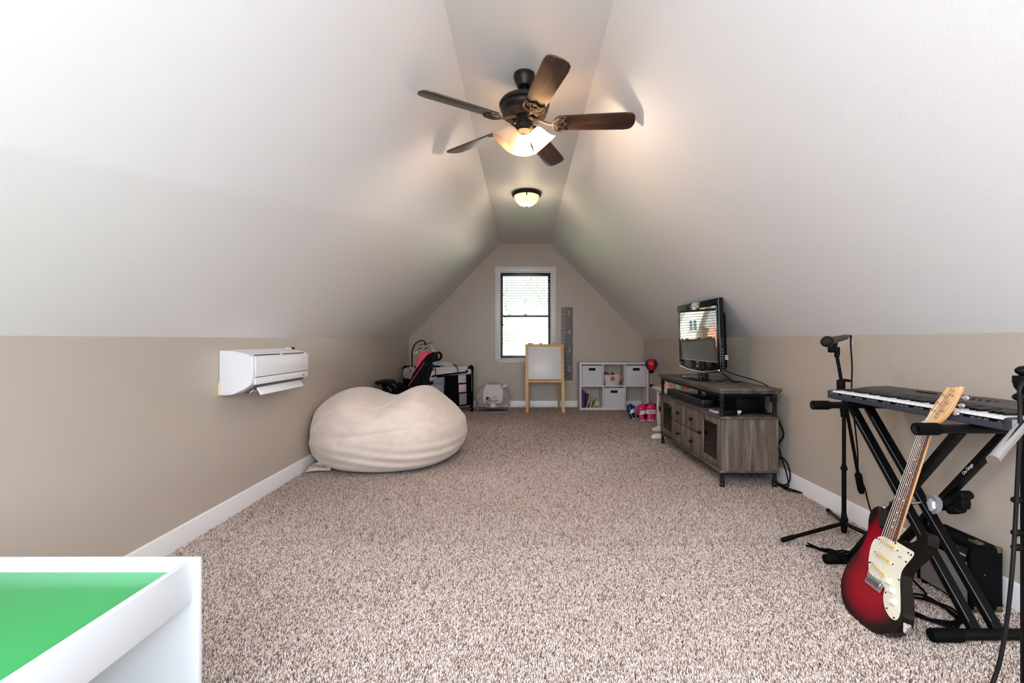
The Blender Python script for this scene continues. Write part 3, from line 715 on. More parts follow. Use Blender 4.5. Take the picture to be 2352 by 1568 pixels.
# boxing gloves on the carpet
pinkv = mat('hot_pink_vinyl', (226, 44, 104), .35); whitev = mat('white_vinyl', (236, 232, 236), .4); navyv = mat('navy_vinyl', (20, 36, 78), .4)
dark_p = mat('dark_print', (40, 40, 44), .6)
def glove(loc, rz, tilt, c1, c2, lab, s=1.0):
    M = T(*loc) @ rotz(R(rz)) @ Matrix.Rotation(R(tilt), 4, 'X') @ Matrix.Scale(s, 4)
    g = thing('boxing_glove', lab, 'boxing glove', T(*loc), 'boxing gloves on the carpet')
    B().lathe([(0, 0), (.052, 0), (.054, .01), (.05, .05), (.047, .075), (0, .08)], 20, M @ Matrix.Diagonal((1, .72, 1, 1))).build('cuff', c1, g)
    B().lathe([(.0545, .0), (.057, .004), (.0555, .010)], 20, M @ Matrix.Diagonal((1, .73, 1, 1))).build('cuff_edge', whitev, g)
    def fist(u, v):
        a = 2*PI*u; t = PI*v; r = math.sin(t)**.75
        return Vector((.066*r*math.cos(a), .052*r*math.sin(a)-.022*max(0, -math.cos(t)*.4-.0)-.03*v*v, .135-.075*math.cos(t)))
    B().surf(fist, 22, 14, cu=True, M=M).build('fist', c2, g, ang=180)
    B().surf(lambda u, v: Vector((1.03*.062*math.cos(2*PI*u), 1.03*.047*math.sin(2*PI*u)-.012-.008*v, .085+.05*v)), 22, 3, cu=True, M=M).build('band', whitev, g, ang=180)
    B().tube(smooth_path([(.05, -.02, .07), (.072, -.035, .10), (.074, -.05, .135), (.06, -.06, .16)], 4), [.017, .02, .021, .022, .022, .022, .022, .022, .022, .021, .02, .019, .014], 10, M=M).build('thumb', c2, g)
    return g, M
glove((1.535, 6.33, 0), 70, -24, navyv, blue_v, 'navy blue boxing glove leaning farthest from the punching ball', 1.0)
glove((1.625, 6.20, 0), 62, -12, pinkv, pinkv, 'pink boxing glove seen from its side beside the navy one', 1.0)
glove((1.64, 6.37, 0), 20, 4, navyv, pinkv, 'pink and navy boxing glove behind the other pink gloves', 1.0)
g, M = glove((1.735, 6.19, 0), 8, -6, pinkv, pinkv, 'pink boxing glove with a lettered white band facing the room', 1.08)
text('EVERLAST', .019, dark_p, g, M @ frame((-.012, -.0685, .112), (1, 0, 0), (0, -.15, 1), (0, -1, -.15)), 'band_print')

# ------------------------------------------------------------------ tv stand
wv = wood('weathered_oak_upright', (58, 49, 44), (102, 88, 79), (140, 124, 112), (22, 22, 2.2), .6, bump=.25)
wh = wood('weathered_oak_long', (54, 46, 43), (84, 74, 69), (116, 104, 97), (22, 2.2, 22), .55, bump=.25)
gun = mat('gunmetal', (44, 42, 44), .38, metal=.6)
ts = thing('tv_stand', 'weathered grey oak television stand with black metal posts and glass doors', 'tv stand', (1.665, 4.09, 0))
X0, X1, Y0, Y1 = 1.452, 1.885, 3.352, 4.832
B().b2(X0-.018, X1+.012, Y0-.022, Y1+.022, .703, .727, .006).build('top', wh, ts)
B().b2(X0-.006, X1+.006, Y0-.010, Y1+.010, .688, .7035, .003).build('top_moulding', wh, ts)
b = B()
for x in (X0+.02, X1-.02): b.b2(x-.008, x+.008, Y0+.02, Y1-.02, .664, .688)
for y in (Y0+.02, Y1-.02): b.b2(X0+.02, X1-.02, y-.008, y+.008, .664, .688)
b.build('metal_apron', black_m, ts)
B().b2(X0-.012, X1+.008, Y0-.014, Y1+.014, .502, .518, .004).build('open_shelf', wh, ts)
for x in (X0+.022, X1-.022):
    for y in (Y0+.022, Y1-.022):
        B().lathe([(0, .518), (.02, .518), (.02, .526), (.0145, .53), (.0145, .625), (.02, .632), (.0245, .638), (.02, .645), (.014, .65), (.0165, .66), (.0165, .69), (0, .69)], 18, T(x, y, 0)).build('post', gun, ts)
        B().lathe([(0, 0), (.019, 0), (.021, .012), (.015, .02), (.012, .026), (.018, .036), (.019, .043), (.0135, .05), (.0145, .105), (0, .105)], 18, T(x, y, 0)).build('leg', gun, ts)
B().b2(X0+.006, X1-.004, Y0, Y0+.018, .118, .502, .001).build('side_panel', wv, ts)
B().b2(X0+.006, X1-.004, Y1-.018, Y1, .118, .502, .001).build('side_panel', wv, ts)
B().b2(X1-.012, X1-.004, Y0+.018, Y1-.018, .118, .502).build('back_panel', wv, ts)
B().b2(X0-.004, X1, Y0-.004, Y1+.004, .104, .12, .002).build('bottom_board', wh, ts)
b = B(); b.b2(X0+.006, X0+.02, Y0+.02, Y1-.02, .09, .104); b.b2(X1-.02, X1-.006, Y0+.02, Y1-.02, .09, .104); b.b2(X0+.02, X1-.02, Y0+.014, Y0+.028, .09, .104); b.build('base_rail', gun, ts)
for y in (3.745, 4.415): B().b2(X0+.024, X1-.012, y-.008, y+.008, .12, .502).build('partition', wv, ts)
smoky = thin_glass('door_glass', (.80, .78, .76))
knob_prof = [(0, 0), (.006, 0), (.005, .01), (.012, .016), (.0145, .022), (.011, .03), (0, .032)]
Kx = lambda y, z: frame((X0+.004, y, z), (0, 0, 1), (0, -1, 0), (-1, 0, 0))
for y0, y1, ky in ((3.372, 3.742, 3.718), (4.42, 4.812, 4.442)):
    d = thing('door', None, None, (X0, (y0+y1)/2, .31)); d.parent = ts; d.matrix_parent_inverse = W[ts.name].inverted()
    W[d.name] = W[d.name]
    f_ = B(); w = .052
    f_.b2(X0+.004, X0+.022, y0, y0+w, .126, .498, .002); f_.b2(X0+.004, X0+.022, y1-w, y1, .126, .498, .002)
    f_.b2(X0+.004, X0+.022, y0+w, y1-w, .126, .126+w, .002); f_.b2(X0+.004, X0+.022, y0+w, y1-w, .498-w, .498, .002)
    f_.build('door_frame', wv, d)
    B().b2(X0+.012, X0+.015, y0+w-.004, y1-w+.004, .126+w-.004, .498-w+.004).build('pane', smoky, d)
    B().lathe(knob_prof, 14, Kx(ky, .33)).build('knob', black_m, d)
    B().b2(X0+.04, X1-.014, y0+.01, y1-.01, .30, .312).build('inner_shelf', wv, ts)
for y0, y1 in ((3.757, 4.073), (4.085, 4.405)):
    for z0, z1 in ((.126, .305), (.313, .498)):
        d = B().b2(X0+.004, X0+.022, y0, y1, z0, z1, .002).build('drawer', wv, ts)
        B().lathe(knob_prof, 14, Kx((y0+y1)/2, (z0+z1)/2)).build('knob', black_m, d)
# plates seen through the near glass door
dv = thing('media_box', 'small dark media box on the shelf behind the glass door', 'media box', (1.66, 3.56, .312))
B().b2(1.56, 1.78, 3.45, 3.68, .314, .358, .004).build('body', black_pl, dv)
B().b2(1.558, 1.561, 3.50, 3.55, .33, .34).build('display', mat('grey_display', (90, 100, 110), .3), dv)

# soundbar and boxes on the open shelf
sb = thing('soundbar', 'long black soundbar lying on the open shelf of the television stand', 'soundbar', (1.545, 4.27, .518))
b = B().prism(rrect(.095, .068, .012, 3), -.47, .47, frame((1.545, 4.27, .553), (1, 0, 0), (0, 0, 1), (0, -1, 0)), .004); b.build('body', mat('soundbar_black', (16, 17, 20), .3), sb)
B().b2(1.494, 1.498, 3.83, 4.71, .528, .578).build('grille', mat('grille_cloth', (24, 24, 27), .8, bump=(900, .5, .001)), sb)
B().b2(1.495, 1.50, 3.797, 3.808, .556, .578, .001).build('end_badge', dchrome, sb)
rb = thing('receiver_box', 'matte black receiver box at the back of the open shelf', 'receiver', (1.75, 3.75, .518))
B().b2(1.64, 1.86, 3.50, 4.1, .521, .652, .004).build('case', black_pl, rb)
b = B()
for x in (1.66, 1.84):
    for y in (3.58, 4.07): b.cyl((x, y, .518), (x, y, .522), .012, n=10)
b.build('feet', rubber, rb)
rm = thing('remote_control', 'silver blue remote control lying on the edge of the open shelf', 'remote control', (1.49, 3.56, .518))
B().box((1.492, 3.56, .527), (.034, .12, .018), None, .006).build('body', mat('silver_plastic', (190, 196, 206), .35), rm)
B().box((1.49, 3.615, .527), (.03, .014, .016), None, .004).build('tip', mat('blue_plastic', (60, 90, 190), .35), rm)
b = B()
for i in range(6):
    for j in range(2): b.cyl((1.485+.012*j, 3.52+.013*i, .535), (1.485+.012*j, 3.52+.013*i, .5375), .0035, n=8)
tag(b.build('buttons', black_pl, rm), kind='stuff')
hd = thing('video_adapter', 'small black video adapter box with a blue and white plug on the open shelf', 'adapter', (1.55, 3.42, .518))
B().box((1.548, 3.415, .538), (.10, .05, .04), None, .005).build('body', black_pl, hd)
B().box((1.615, 3.41, .547), (.034, .014, .016), None, .002).build('plug', mat('white_plug', (220, 225, 232), .4), hd)
B().box((1.610, 3.408, .532), (.026, .016, .012), None, .002).build('plug_cap', mat('blue_plug', (110, 160, 196), .4), hd)
tag(B().tube(smooth_path([(1.62, 3.415, .53), (1.68, 3.43, .532), (1.75, 3.44, .536), (1.83, 3.43, .528), (1.895, 3.46, .525), (1.925, 3.46, .50), (1.955, 3.42, .38), (1.935, 3.46, .28), (1.92, 3.5, .14)], 6), .0055, 7).build('video_cable', rubber), 'black cable running off the open shelf behind the television stand', 'cable')
b = smooth_path([(1.905, 3.39, .20), (1.915, 3.37, .215), (1.945, 3.35, .17), (1.952, 3.33, .10), (1.935, 3.32, .04), (1.90, 3.33, .02), (1.885, 3.31, .012), (1.90, 3.25, .008), (1.94, 3.22, .008), (1.958, 3.20, .008), (1.94, 3.26, .008), (1.90, 3.32, .010), (1.875, 3.40, .015)], 7)
tag(B().tube(b, .005, 7).build('power_cord', rubber), 'black power cord looped on the carpet behind the television stand', 'cable')
tag(B().tube(smooth_path([(1.915, 3.62, .55), (1.92, 3.5, .40), (1.925, 3.4, .22), (1.935, 3.345, .10), (1.94, 3.33, .015), (1.925, 3.36, .008), (1.90, 3.45, .008)], 7), .0045, 7).build('antenna_cord', rubber), 'thin black cord hanging straight down behind the television stand', 'cable')

# ------------------------------------------------------------------ television
tv = thing('television', 'glossy black flat television on an oval stand reflecting the window', 'television', (1.655, 4.19, .727))
n_ = Vector((-.999, -.03, -.035)).normalized(); u_ = Vector((.03, -.9994, 0)).normalized(); w_ = n_.cross(u_).normalized()
if w_.z < 0: w_ = -w_
TM = frame((1.605, 4.205, 1.108), u_, w_, n_) if u_.cross(w_).dot(n_) > 0 else frame((1.605, 4.205, 1.108), -u_, w_, n_)
sgn = 1 if u_.cross(w_).dot(n_) > 0 else -1        # +x of the set runs toward the room's near end when sgn is 1
TWd, THt = .90, .655
zb = -THt/2
bot = [(-TWd/2, zb+.045)]+[(-TWd/2+TWd*i/12, zb+.045-.040*(1-((i-6)/6)**2)) for i in range(13)]+[(TWd/2, zb+.045)]
outl = [(-TWd/2, THt/2)]+bot[1:-1]+[(TWd/2, THt/2)]
B().prism(outl, -.042, 0, TM, .006).build('cabinet', black_gl, tv)
B().prism(rrect(TWd-.09, THt-.15, .05), -.088, -.04, TM @ T(0, -.03, 0), .02).build('rear_housing', black_pl, tv)
scr_m = mat('dark_screen', (4, 4, 5), .02, ior=1.75, spec=.5, coat=.6, coatr=.01)
sx, sz0, sz1 = .405, -.205, .265
B().b2(-sx, sx, sz0, sz1, -.004, .0016, M=TM).build('screen', scr_m, tv)
for x0, x1, z0, z1 in ((-TWd/2+.006, -sx, sz0-.03, sz1), (sx, TWd/2-.006, sz0-.03, sz1)): B().b2(x0, x1, z0, z1, -.002, .005, .003, M=TM).build('side_bezel', black_gl, tv)
B().box((0, (sz1+THt/2)/2, .003), (TWd-.012, THt/2-sz1-.004, .012), TM, .003).build('top_bezel', black_gl, tv)
B().b2(-sx, sx, sz0-.007, sz0-.001, -.001, .0035, M=TM).build('screen_trim', chrome, tv)
B().tube([TM @ Vector((-TWd/2+.02+(TWd-.04)*i/20, zb+.052-.036*(1-((i-10)/10)**2), .003)) for i in range(21)], .0095, 8, flat=.8).build('silver_strip', chrome, tv)
ring = [TM @ Vector((.015*math.cos(2*PI*i/20), zb+.068+.015*math.sin(2*PI*i/20), .002)) for i in range(20)]
B().tube(ring, .002, 6, closed=True).build('power_ring', chrome, tv)
text('INSIGNIA', .017, mat('silver_print', (150, 150, 155), .4), tv, TM @ T(0, sz0-.024, .002), 'brand_print')
b = B()
for i in range(8): b.cyl(TM @ Vector((sgn*(TWd/2+.001), -.10-.025*i, -.022)), TM @ Vector((sgn*(TWd/2+.004), -.10-.025*i, -.022)), .0045, n=8)
b.build('side_buttons', dchrome, tv)
for i in range(3): B().box((sgn*(TWd/2-.04), -.185+.014*i, -.066), (.035, .008, .026), TM, .001).build('port_label', white_pl, tv)
B().lathe([(0, .727), (.992, .727), (1, .731), (.992, .739), (.93, .743), (0, .745)], 48, T(1.655, 4.19, 0) @ Matrix.Diagonal((.15, .31, 1, 1))).build('oval_base', black_gl, tv)
B().box((1.66, 4.2, .775), (.05, .14, .08), None, .008).build('neck', black_gl, tv)
B().box((1.533, 4.35, .7435), (.02, .04, .003), None, .001).build('base_sticker', white_pl, tv)
for p in ([(1.70, 3.86, .83), (1.76, 3.74, .795), (1.83, 3.64, .77), (1.90, 3.58, .735), (1.93, 3.56, .70), (1.93, 3.55, .60)], [(1.70, 3.9, .80), (1.73, 3.85, .77), (1.76, 3.82, .735), (1.80, 3.83, .732), (1.88, 3.9, .732)]):
    tag(B().tube(smooth_path(p, 5), .004, 6).build('signal_cable', rubber), 'thin black cord trailing from the back of the television' if p[0][2] > .81 else 'short black cord lying on the television stand top', 'cable')

# ------------------------------------------------------------------ white play table behind the tv stand
wt_m = mat('white_painted_wood', (232, 228, 222), .45)
wt = thing('play_table', 'small white childrens table with rounded trestle feet behind the television stand', 'table', (1.68, 5.25, 0))
B().b2(1.56, 1.9, 5.0, 5.54, .512, .532, .006).build('tabletop', wt_m, wt)
B().b2(1.585, 1.88, 5.02, 5.52, .49, .512, .003).build('apron', wt_m, wt)
for y, tx in ((5.05, 0), (5.46, .13)):
    B().prism([(1.60, .512), (1.635, .512), (1.628, .40), (1.620, .30), (1.628, .2), (1.638, .05), (1.615, .05), (1.608, .2), (1.600, .3), (1.606, .4)], -.014, .014, frame((0, y, 0), (1, 0, 0), (0, 0, 1), (0, -1, 0)), .003).build('leg', wt_m, wt)
    B().prism([(1.418+tx, .006), (1.418+tx, .022), (1.435+tx, .040), (1.48+tx, .052), (1.60, .060), (1.86, .060), (1.90, .03), (1.90, 0), (1.43+tx, 0)], -.022, .022, frame((0, y, 0), (1, 0, 0), (0, 0, 1), (0, -1, 0)), .005).build('foot', wt_m, wt)
    B().b2(1.82, 1.85, y-.014, y+.014, .05, .512, .003).build('leg', wt_m, wt)
tb_ = thing('toy_bag', 'pink and white paper toy bag on the white play table', 'toy bag', (1.66, 5.2, .532))
B().prism([(-.045, 0), (.045, 0), (.05, .085), (.02, .078), (0, .088), (-.025, .08), (-.052, .09)], -.025, .025, frame((1.665, 5.2, .532), (1, 0, 0), (0, 0, 1), (0, -1, 0)), .004).build('body', mat('pale_pink_paper', (236, 190, 186), .7), tb_)
B().tube(smooth_path([(1.655, 5.17, .61), (1.66, 5.165, .575), (1.675, 5.165, .56), (1.69, 5.165, .60)], 4), .003, 5).build('ribbon', mat('dusty_red', (170, 80, 90), .6), tb_)
tag(B().lathe([(0, .532), (.04, .532), (.047, .61), (.043, .61), (.037, .54), (0, .54)], 20, T(1.77, 5.2, 0)).build('toy_cup', mat('pale_green', (186, 214, 190), .5)), 'pale green toy cup on the white play table', 'cup')
tag(B().lathe([(0, .532), (.036, .532), (.042, .605), (.038, .605), (.033, .54), (0, .54)], 20, T(1.855, 5.19, 0)).build('toy_cup', mat('toy_orange', (226, 112, 52), .5)), 'orange toy cup on the white play table', 'cup')
wbx = thing('toy_box', 'low white toy box on the carpet beside the punching ball base', 'box', (1.86, 6.12, 0))
B().b2(1.80, 1.93, 5.98, 6.22, 0, .10, .006).build('box', wt_m, wbx); B().b2(1.795, 1.935, 5.975, 6.225, .10, .115, .004).build('lid', wt_m, wbx)

# ------------------------------------------------------------------ play yard
O_ = Vector((-1.44, 6.44, 0)); dx = Vector((.766, .643, 0)); dy = Vector((-.643, .766, 0))
PM = frame(O_, dx, dy, Vector((0, 0, 1))); L, D = .88, .60
pen = thing('play_yard', 'black baby play yard with printed white bassinet and grey side pockets', 'play yard', PM)
prn = dots('printed_white_cotton', (216, 213, 216), (70, 78, 92), 17, .11, rand=1.0, rough=.9)
meshf = mat('black_mesh_fabric', (10, 10, 11), .85, spec=.1, bump=(800, .4, .001)); greyf = mat('heather_grey_fabric', (150, 152, 164), .9, var=(60, .12)); pinkf = mat('pale_pink_fabric', (224, 196, 204), .9); whf = mat('soft_white_fabric', (222, 218, 222), .9, bump=(14, .4, .02))
bl_ = lambda *a, **k: B().b2(*a, **k)
for x, y in ((0, 0), (L, 0), (0, D), (L, D)):
    cx_, cy_ = (.03 if x == 0 else -.03)+x, (.03 if y == 0 else -.03)+y
    c = B().b2(cx_-.032, cx_+.032, cy_-.032, cy_+.032, .07, .655, .014).build('corner_post', meshf, pen, local=True)
    B().ball((cx_, cy_, .665), (.044, .044, .05), 16, 10).build('corner_cap', black_pl, pen, local=True)
    if y == 0:
        b = B(); b.cyl((cx_-.012, cy_-.03, .03), (cx_+.012, cy_-.03, .03), .03, n=18); b.box((cx_, cy_-.01, .06), (.05, .05, .05), None, .01); b.build('caster', black_pl, pen, local=True)
        B().box((cx_-.03, cy_-.04, .052), (.035, .02, .022), None, .005).build('brake_pedal', mat('red_plastic', (190, 30, 36), .4), pen, local=True)
    else: B().lathe([(.04, 0), (.045, .02), (.03, .08)], 16, T(cx_, cy_, 0)).build('foot', black_pl, pen, local=True)
B().b2(.05, L-.05, .008, .016, .09, .60).build('side_mesh', meshf, pen, local=True)
B().b2(.05, L-.05, D-.016, D-.008, .09, .60).build('side_mesh', meshf, pen, local=True)
B().b2(.008, .016, .05, D-.05, .09, .60).build('end_mesh', meshf, pen, local=True)
B().b2(L-.016, L-.008, .05, D-.05, .09, .60).build('end_mesh', meshf, pen, local=True)
B().b2(.03, L-.03, .03, D-.03, .08, .10, .01).build('floor_pad', meshf, pen, local=True)
for p0, p1 in (((.05, .03), (L-.05, .03)), ((.05, D-.03), (L-.05, D-.03)), ((.03, .05), (.03, D-.05)), ((L-.03, .05), (L-.03, D-.05))):
    B().cyl((*p0, .645), (*p1, .645), .022, n=14).build('top_rail', black_pl, pen, local=True)
B().b2(.06, L-.06, -.002, .004, .085, .10).build('bottom_hem', mat('grey_hem', (130, 130, 136), .8), pen, local=True)
def skirt(x0, x1, zt, zb_, yy, arch=0, axis='x'):
    def fn(u, v):
        s = x0+(x1-x0)*u; z_ = zb_+(zt+arch*(1-(2*u-1)**2)-zb_)*v; bul = .010+.018*math.sin(PI*min(1, v*1.05))+.004*math.sin(40*s)*(1-v)
        return Vector((s, yy-bul, z_)) if axis == 'x' else Vector((yy-bul, s, z_))
    return B().surf(fn, 30, 10)
def solid(o, t=.006): md = o.modifiers.new('t', 'SOLIDIFY'); md.thickness = t; md.offset = 0; return o
solid(skirt(.05, D-.05, .665, .52, .004, .035, 'y').build('bassinet_end', prn, pen, local=True, ang=180))
solid(skirt(.10, L-.06, .655, .575, .002, .0).build('bassinet_side', prn, pen, local=True, ang=180))
solid(B().surf(lambda u, v: Vector((.02+.20*u, -.012-.03*math.sin(PI*v), .47+.05*u+(.66-.47-.05*u)*v)), 10, 8).build('blanket', whf, pen, local=True, ang=180))
# quilted changing roll and the arched far end
b = B()
for i in range(6):
    x0 = .19+.097*i
    b.surf(lambda u, v: Vector((x0+.094*u, .03-.048*math.cos(2*PI*v)*(.82+.18*math.sin(PI*u)), .668+.036*math.sin(2*PI*v)*(.8+.2*math.sin(PI*u)))), 6, 14, cv=True)
b.build('changing_roll', prn, pen, local=True, ang=60)
B().surf(lambda u, v: Vector((.02+.30*u, .04+.40*v, .66+.055*math.sin(PI*u)*math.sin(PI*min(1, v+.1)))), 12, 10).build('folded_blanket', whf, pen, local=True, ang=180)
B().prism([(L*.45+.44*L*u_-.0, .66+.105*math.sin(PI*u_)**.7) for u_ in [i/16 for i in range(17)]], -.02, .02, frame((0, .38, 0), (1, 0, 0), (0, 0, 1), (0, -1, 0)), .01).build('bassinet_arch', prn, pen, local=True)
B().b2(.31, .41, .18, .24, .66, .715, .012).build('carry_handle', black_pl, pen, local=True)
B().ball((.42, .2, .70), (.05, .03, .018), 12, 8).build('teal_clip', mat('teal_plastic', (30, 130, 140), .4), pen, local=True)
B().tube(smooth_path([(.13, -.05, .575), (.2, -.058, .585), (.45, -.062, .60), (.70, -.056, .615), (.745, -.03, .625), (.72, -.01, .635), (.45, .0, .61), (.2, -.005, .59)], 5), .012, 8).build('tray_frame', black_pl, pen, local=True)
for x in (.19, .56): B().tube(smooth_path([(x-.01, -.055, .585), (x, -.066, .64), (x, -.03, .705), (x, .03, .712)], 4), .006, 6).build('hanging_strap', black_pl, pen, local=True)
def pocket(x0, x1, z0, z1, m, bulge=.03, name='pocket'):
    return solid(B().surf(lambda u, v: Vector((x0+(x1-x0)*u, -.004-bulge*math.sin(PI*u)*(.35+.65*math.sin(PI*v)), z0+(z1-z0)*v)), 12, 8).build(name, m, pen, local=True, ang=180))
pocket(.075, .36, .22, .46, mat('lilac_grey_cloth', (168, 168, 190), .9, bump=(16, .6, .03)), .07, 'laundry_pouch')
pocket(.18, .37, .44, .555, greyf, .035)
pocket(.36, .60, .12, .56, meshf, .03, 'storage_flap')
pocket(.60, .74, .45, .57, mat('pale_lilac_fabric', (206, 200, 212), .9), .02); pocket(.61, .745, .31, .43, pinkf, .03); pocket(.62, .75, .12, .29, greyf, .012)
B().b2(L-.04, L-.034, -.006, 0, .32, .58).build('reflective_strip', mat('silver_strip', (150, 150, 152), .5), pen, local=True)
B().tube(smooth_path([(.006, .20, .72), (-.004, .20, .66), (-.01, .24, .605), (-.01, .30, .595), (-.01, .36, .605), (-.004, .40, .66), (.006, .40, .72)], 5), .014, 8).build('clamp', black_pl, pen, local=True)
B().b2(-.028, -.018, .27, .33, .615, .675, .004).build('control_panel', mat('grey_panel', (150, 150, 152), .5), pen, local=True)
# mobile over the play yard
Mm = PM @ T(.02, .33, .70)
mo = thing('crib_mobile', 'black arched crib mobile with three hanging plush animals', 'crib mobile', Mm)
B().tube(smooth_path([(0, .0, -.05), (-.003, .005, .12), (0, .0, .24), (.04, -.02, .34), (.10, -.05, .385), (.155, -.08, .38), (.168, -.088, .35)], 6), .010, 8).build('arm', black_pl, mo, local=True)
B().box((0, 0, -.03), (.05, .07, .05), None, .012).build('mount', black_pl, mo, local=True)
B().ball((.168, -.088, .34), (.016, .016, .02), 12, 8).build('hub', black_pl, mo, local=True)
# the crossbar lies roughly across the view
inv = W[mo.name].inverted(); hub = W[mo.name] @ Vector((.168, -.088, .335))
e0, e1 = hub+Vector((-.10, 0, -.012)), hub+Vector((.115, .02, .03))
B().tube([e0, hub, e1], .0045, 6).build('crossbar', black_pl, mo)
cr_m = mat('cream_plush', (222, 212, 196), .95, bump=(120, .4, .002)); br_m = mat('brown_plush', (70, 46, 36), .95)
str_m = mat('cream_string', (206, 196, 182), .8)
def animal(p, ln, m1, m2, nm):
    B().cyl(p, p-Vector((0, 0, ln)), .0022, n=5).build('string', str_m, mo)
    c = p-Vector((0, 0, ln+.02))
    b = B().ball(c+Vector((-.02, 0, -.035)), (.042, .02, .02), 12, 8); b.ball(c+Vector((-.062, 0, -.04)), (.016, .01, .009), 8, 6)
    for q in ((-.045, -.06), (.01, -.058)): b.ball(c+Vector((q[0], 0, q[1])), (.010, .012, .022), 8, 6)
    o = b.build(nm, m1, mo); B().ball(c+Vector((.018, -.002, -.005)), (.02, .019, .02), 12, 8).build('head', m1, o)
    b = B().ball(c+Vector((.014, .004, .008)), (.025, .014, .024), 12, 8); b.ball(c+Vector((.012, -.02, -.03)), (.012, .006, .012), 8, 6); b.build('mane', m2, o)
animal(e0, .055, cr_m, br_m, 'plush_lion'); animal(hub, .065, cr_m, br_m, 'plush_monkey'); 
sp_m = dots('spotted_plush', (226, 218, 206), (64, 50, 44), 55, .26, rand=1, rough=.95)
B().cyl(e1, e1-Vector((0, 0, .055)), .0022, n=5).build('string', str_m, mo)
c = e1-Vector((.015, 0, .085)); b = B().ball(c+Vector((-.012, 0, .022)), (.018, .014, .016), 12, 8); b.tube([c+Vector((-.008, 0, .015)), c+Vector((.006, 0, -.03))], [.011, .015], 10); b.ball(c+Vector((.022, 0, -.045)), (.034, .017, .018), 12, 8)
for q in (0, .045): b.ball(c+Vector((q, 0, -.066)), (.008, .008, .018), 8, 6)
b.build('plush_giraffe', sp_m, mo)

# ------------------------------------------------------------------ stroller
S0 = Vector((-1.36, 5.72, 0))
st = thing('stroller', 'folding black stroller with pink seat back behind the bean bag', 'stroller', S0)
q = lambda px, py, z=5.7: at(px, py, z)
hot = mat('hot_pink_fabric', (222, 66, 104), .7, bump=(18, .5, .012)); blk_f = mat('black_stroller_fabric', (12, 12, 14), .8, spec=.15, bump=(25, .4, .01))
def plate(pts, m, name, y0=5.60, y1=5.84, bev=.012):
    loc = [(p.x, p.z) for p in pts]
    return B().prism(loc, -y1, -y0, Matrix.Rotation(PI/2, 4, 'X'), bev).build(name, m, st)
plate([q(957, 848), (q(960, 838)), q(964, 822), q(969, 811), q(976, 807), q(986, 808), q(988, 812), q(982, 822), q(972, 838), q(962, 850)], hot, 'seat_lining', 5.61, 5.83, .01)
plate([q(953, 856), q(960, 846), q(974, 832), q(985, 814), q(992, 811), q(995, 816), q(994, 826), q(990, 838), q(984, 852), q(978, 880), q(974, 905), q(958, 915), q(940, 905), q(944, 880)], blk_f, 'seat_back', 5.585, 5.86, .014)
for y in (5.575, 5.87):
    dyv = Vector((0, y-5.7, 0))
    B().tube([q(944, 883)+dyv, q(980, 831)+dyv], .005, 6).build('pink_piping', hot, st)
    B().tube(smooth_path([q(958, 905)+dyv, q(975, 870)+dyv, q(988, 838)+dyv, q(995, 822)+dyv, q(998, 814)+dyv], 5), .011, 8).build('push_tube', black_m, st)
    B().tube(smooth_path([q(994, 828)+dyv, q(1004, 826)+dyv, q(1008, 818)+dyv, q(1004, 811)+dyv, q(998, 811)+dyv, q(996, 816)+dyv], 5), .016, 10).build('handle', black_pl, st)
    f0 = q(948, 890)+dyv
    B().tube([f0, Vector((-1.72, y, .06))], .011, 8).build('front_leg_tube', black_m, st)
    B().tube([q(975, 860)+dyv, Vector((-1.10, y, .06))], .011, 8).build('rear_leg_tube', black_m, st)
    B().tube([q(930, 898)+dyv, Vector((-1.20, y, .22))], .009, 8).build('side_tube', black_m, st)
    for x in (-1.74, -1.09):
        w_o = B().tube([(x+.055*math.cos(2*PI*i/24), y, .065+.055*math.sin(2*PI*i/24)) for i in range(24)], .012, 8, closed=True).build('wheel', rubber, st)
        b = B().cyl((x, y-.014, .065), (x, y+.014, .065), .018, n=12)
        for i in range(5): b.bar((x, y, .065), (x+.05*math.cos(1.257*i), y, .065+.05*math.sin(1.257*i)), .012, .008, (0, 1, 0))
        b.build('hub', black_pl, w_o)
B().surf(lambda u, v: Vector((-1.60+.34*u, 5.60+.24*v, .52-.10*u+.04*(2*v-1)**2-.03*math.sin(PI*u))), 8, 6).build('seat', blk_f, st, ang=180)
plate([q(883, 882), q(898, 876), q(910, 886), q(924, 896), q(946, 895), q(950, 905), q(940, 912), q(905, 912), q(886, 902)], blk_f, 'seat_side', 5.585, 5.86, .012)
tr = B().prism([(q(870, 872).x, 5.55), (q(870, 872).x+.03, 5.50), (-1.67, 5.50), (-1.64, 5.56), (-1.64, 5.82), (-1.67, 5.87), (q(870, 872).x+.03, 5.87), (q(870, 872).x, 5.82)], .552, .592, None, .015); tr.build('snack_tray', black_pl, st)
B().bar(q(878, 882), q(900, 898), .05, .03, (0, 1, 0), .008).build('tray_arm', black_pl, st)
B().box(q(998, 830)+Vector((0, .03, -.02)), (.06, .05, .03), None, .008).build('cup_strap', mat('pale_blue_fabric', (140, 180, 206), .8), st)
B().cyl((-1.74, 5.575, .065), (-1.74, 5.87, .065), .007, n=8).build('front_axle', black_m, st); B().cyl((-1.09, 5.575, .065), (-1.09, 5.87, .065), .007, n=8).build('rear_axle', black_m, st)
b = B()
for px, py in ((949, 887), (900, 898), (906, 895), (985, 836)): b.ball(q(px, py)+Vector((0, -.135, 0)), .007, 10, 6)
b.build('rivets', chrome, st)
for a_, c_ in (((895, 885), (905, 893)), ((906, 878), (918, 887))): B().tube([q(*a_)+Vector((0, -.12, 0)), q(*c_)+Vector((0, -.12, 0))], .0025, 5).build('chrome_link', chrome, st)

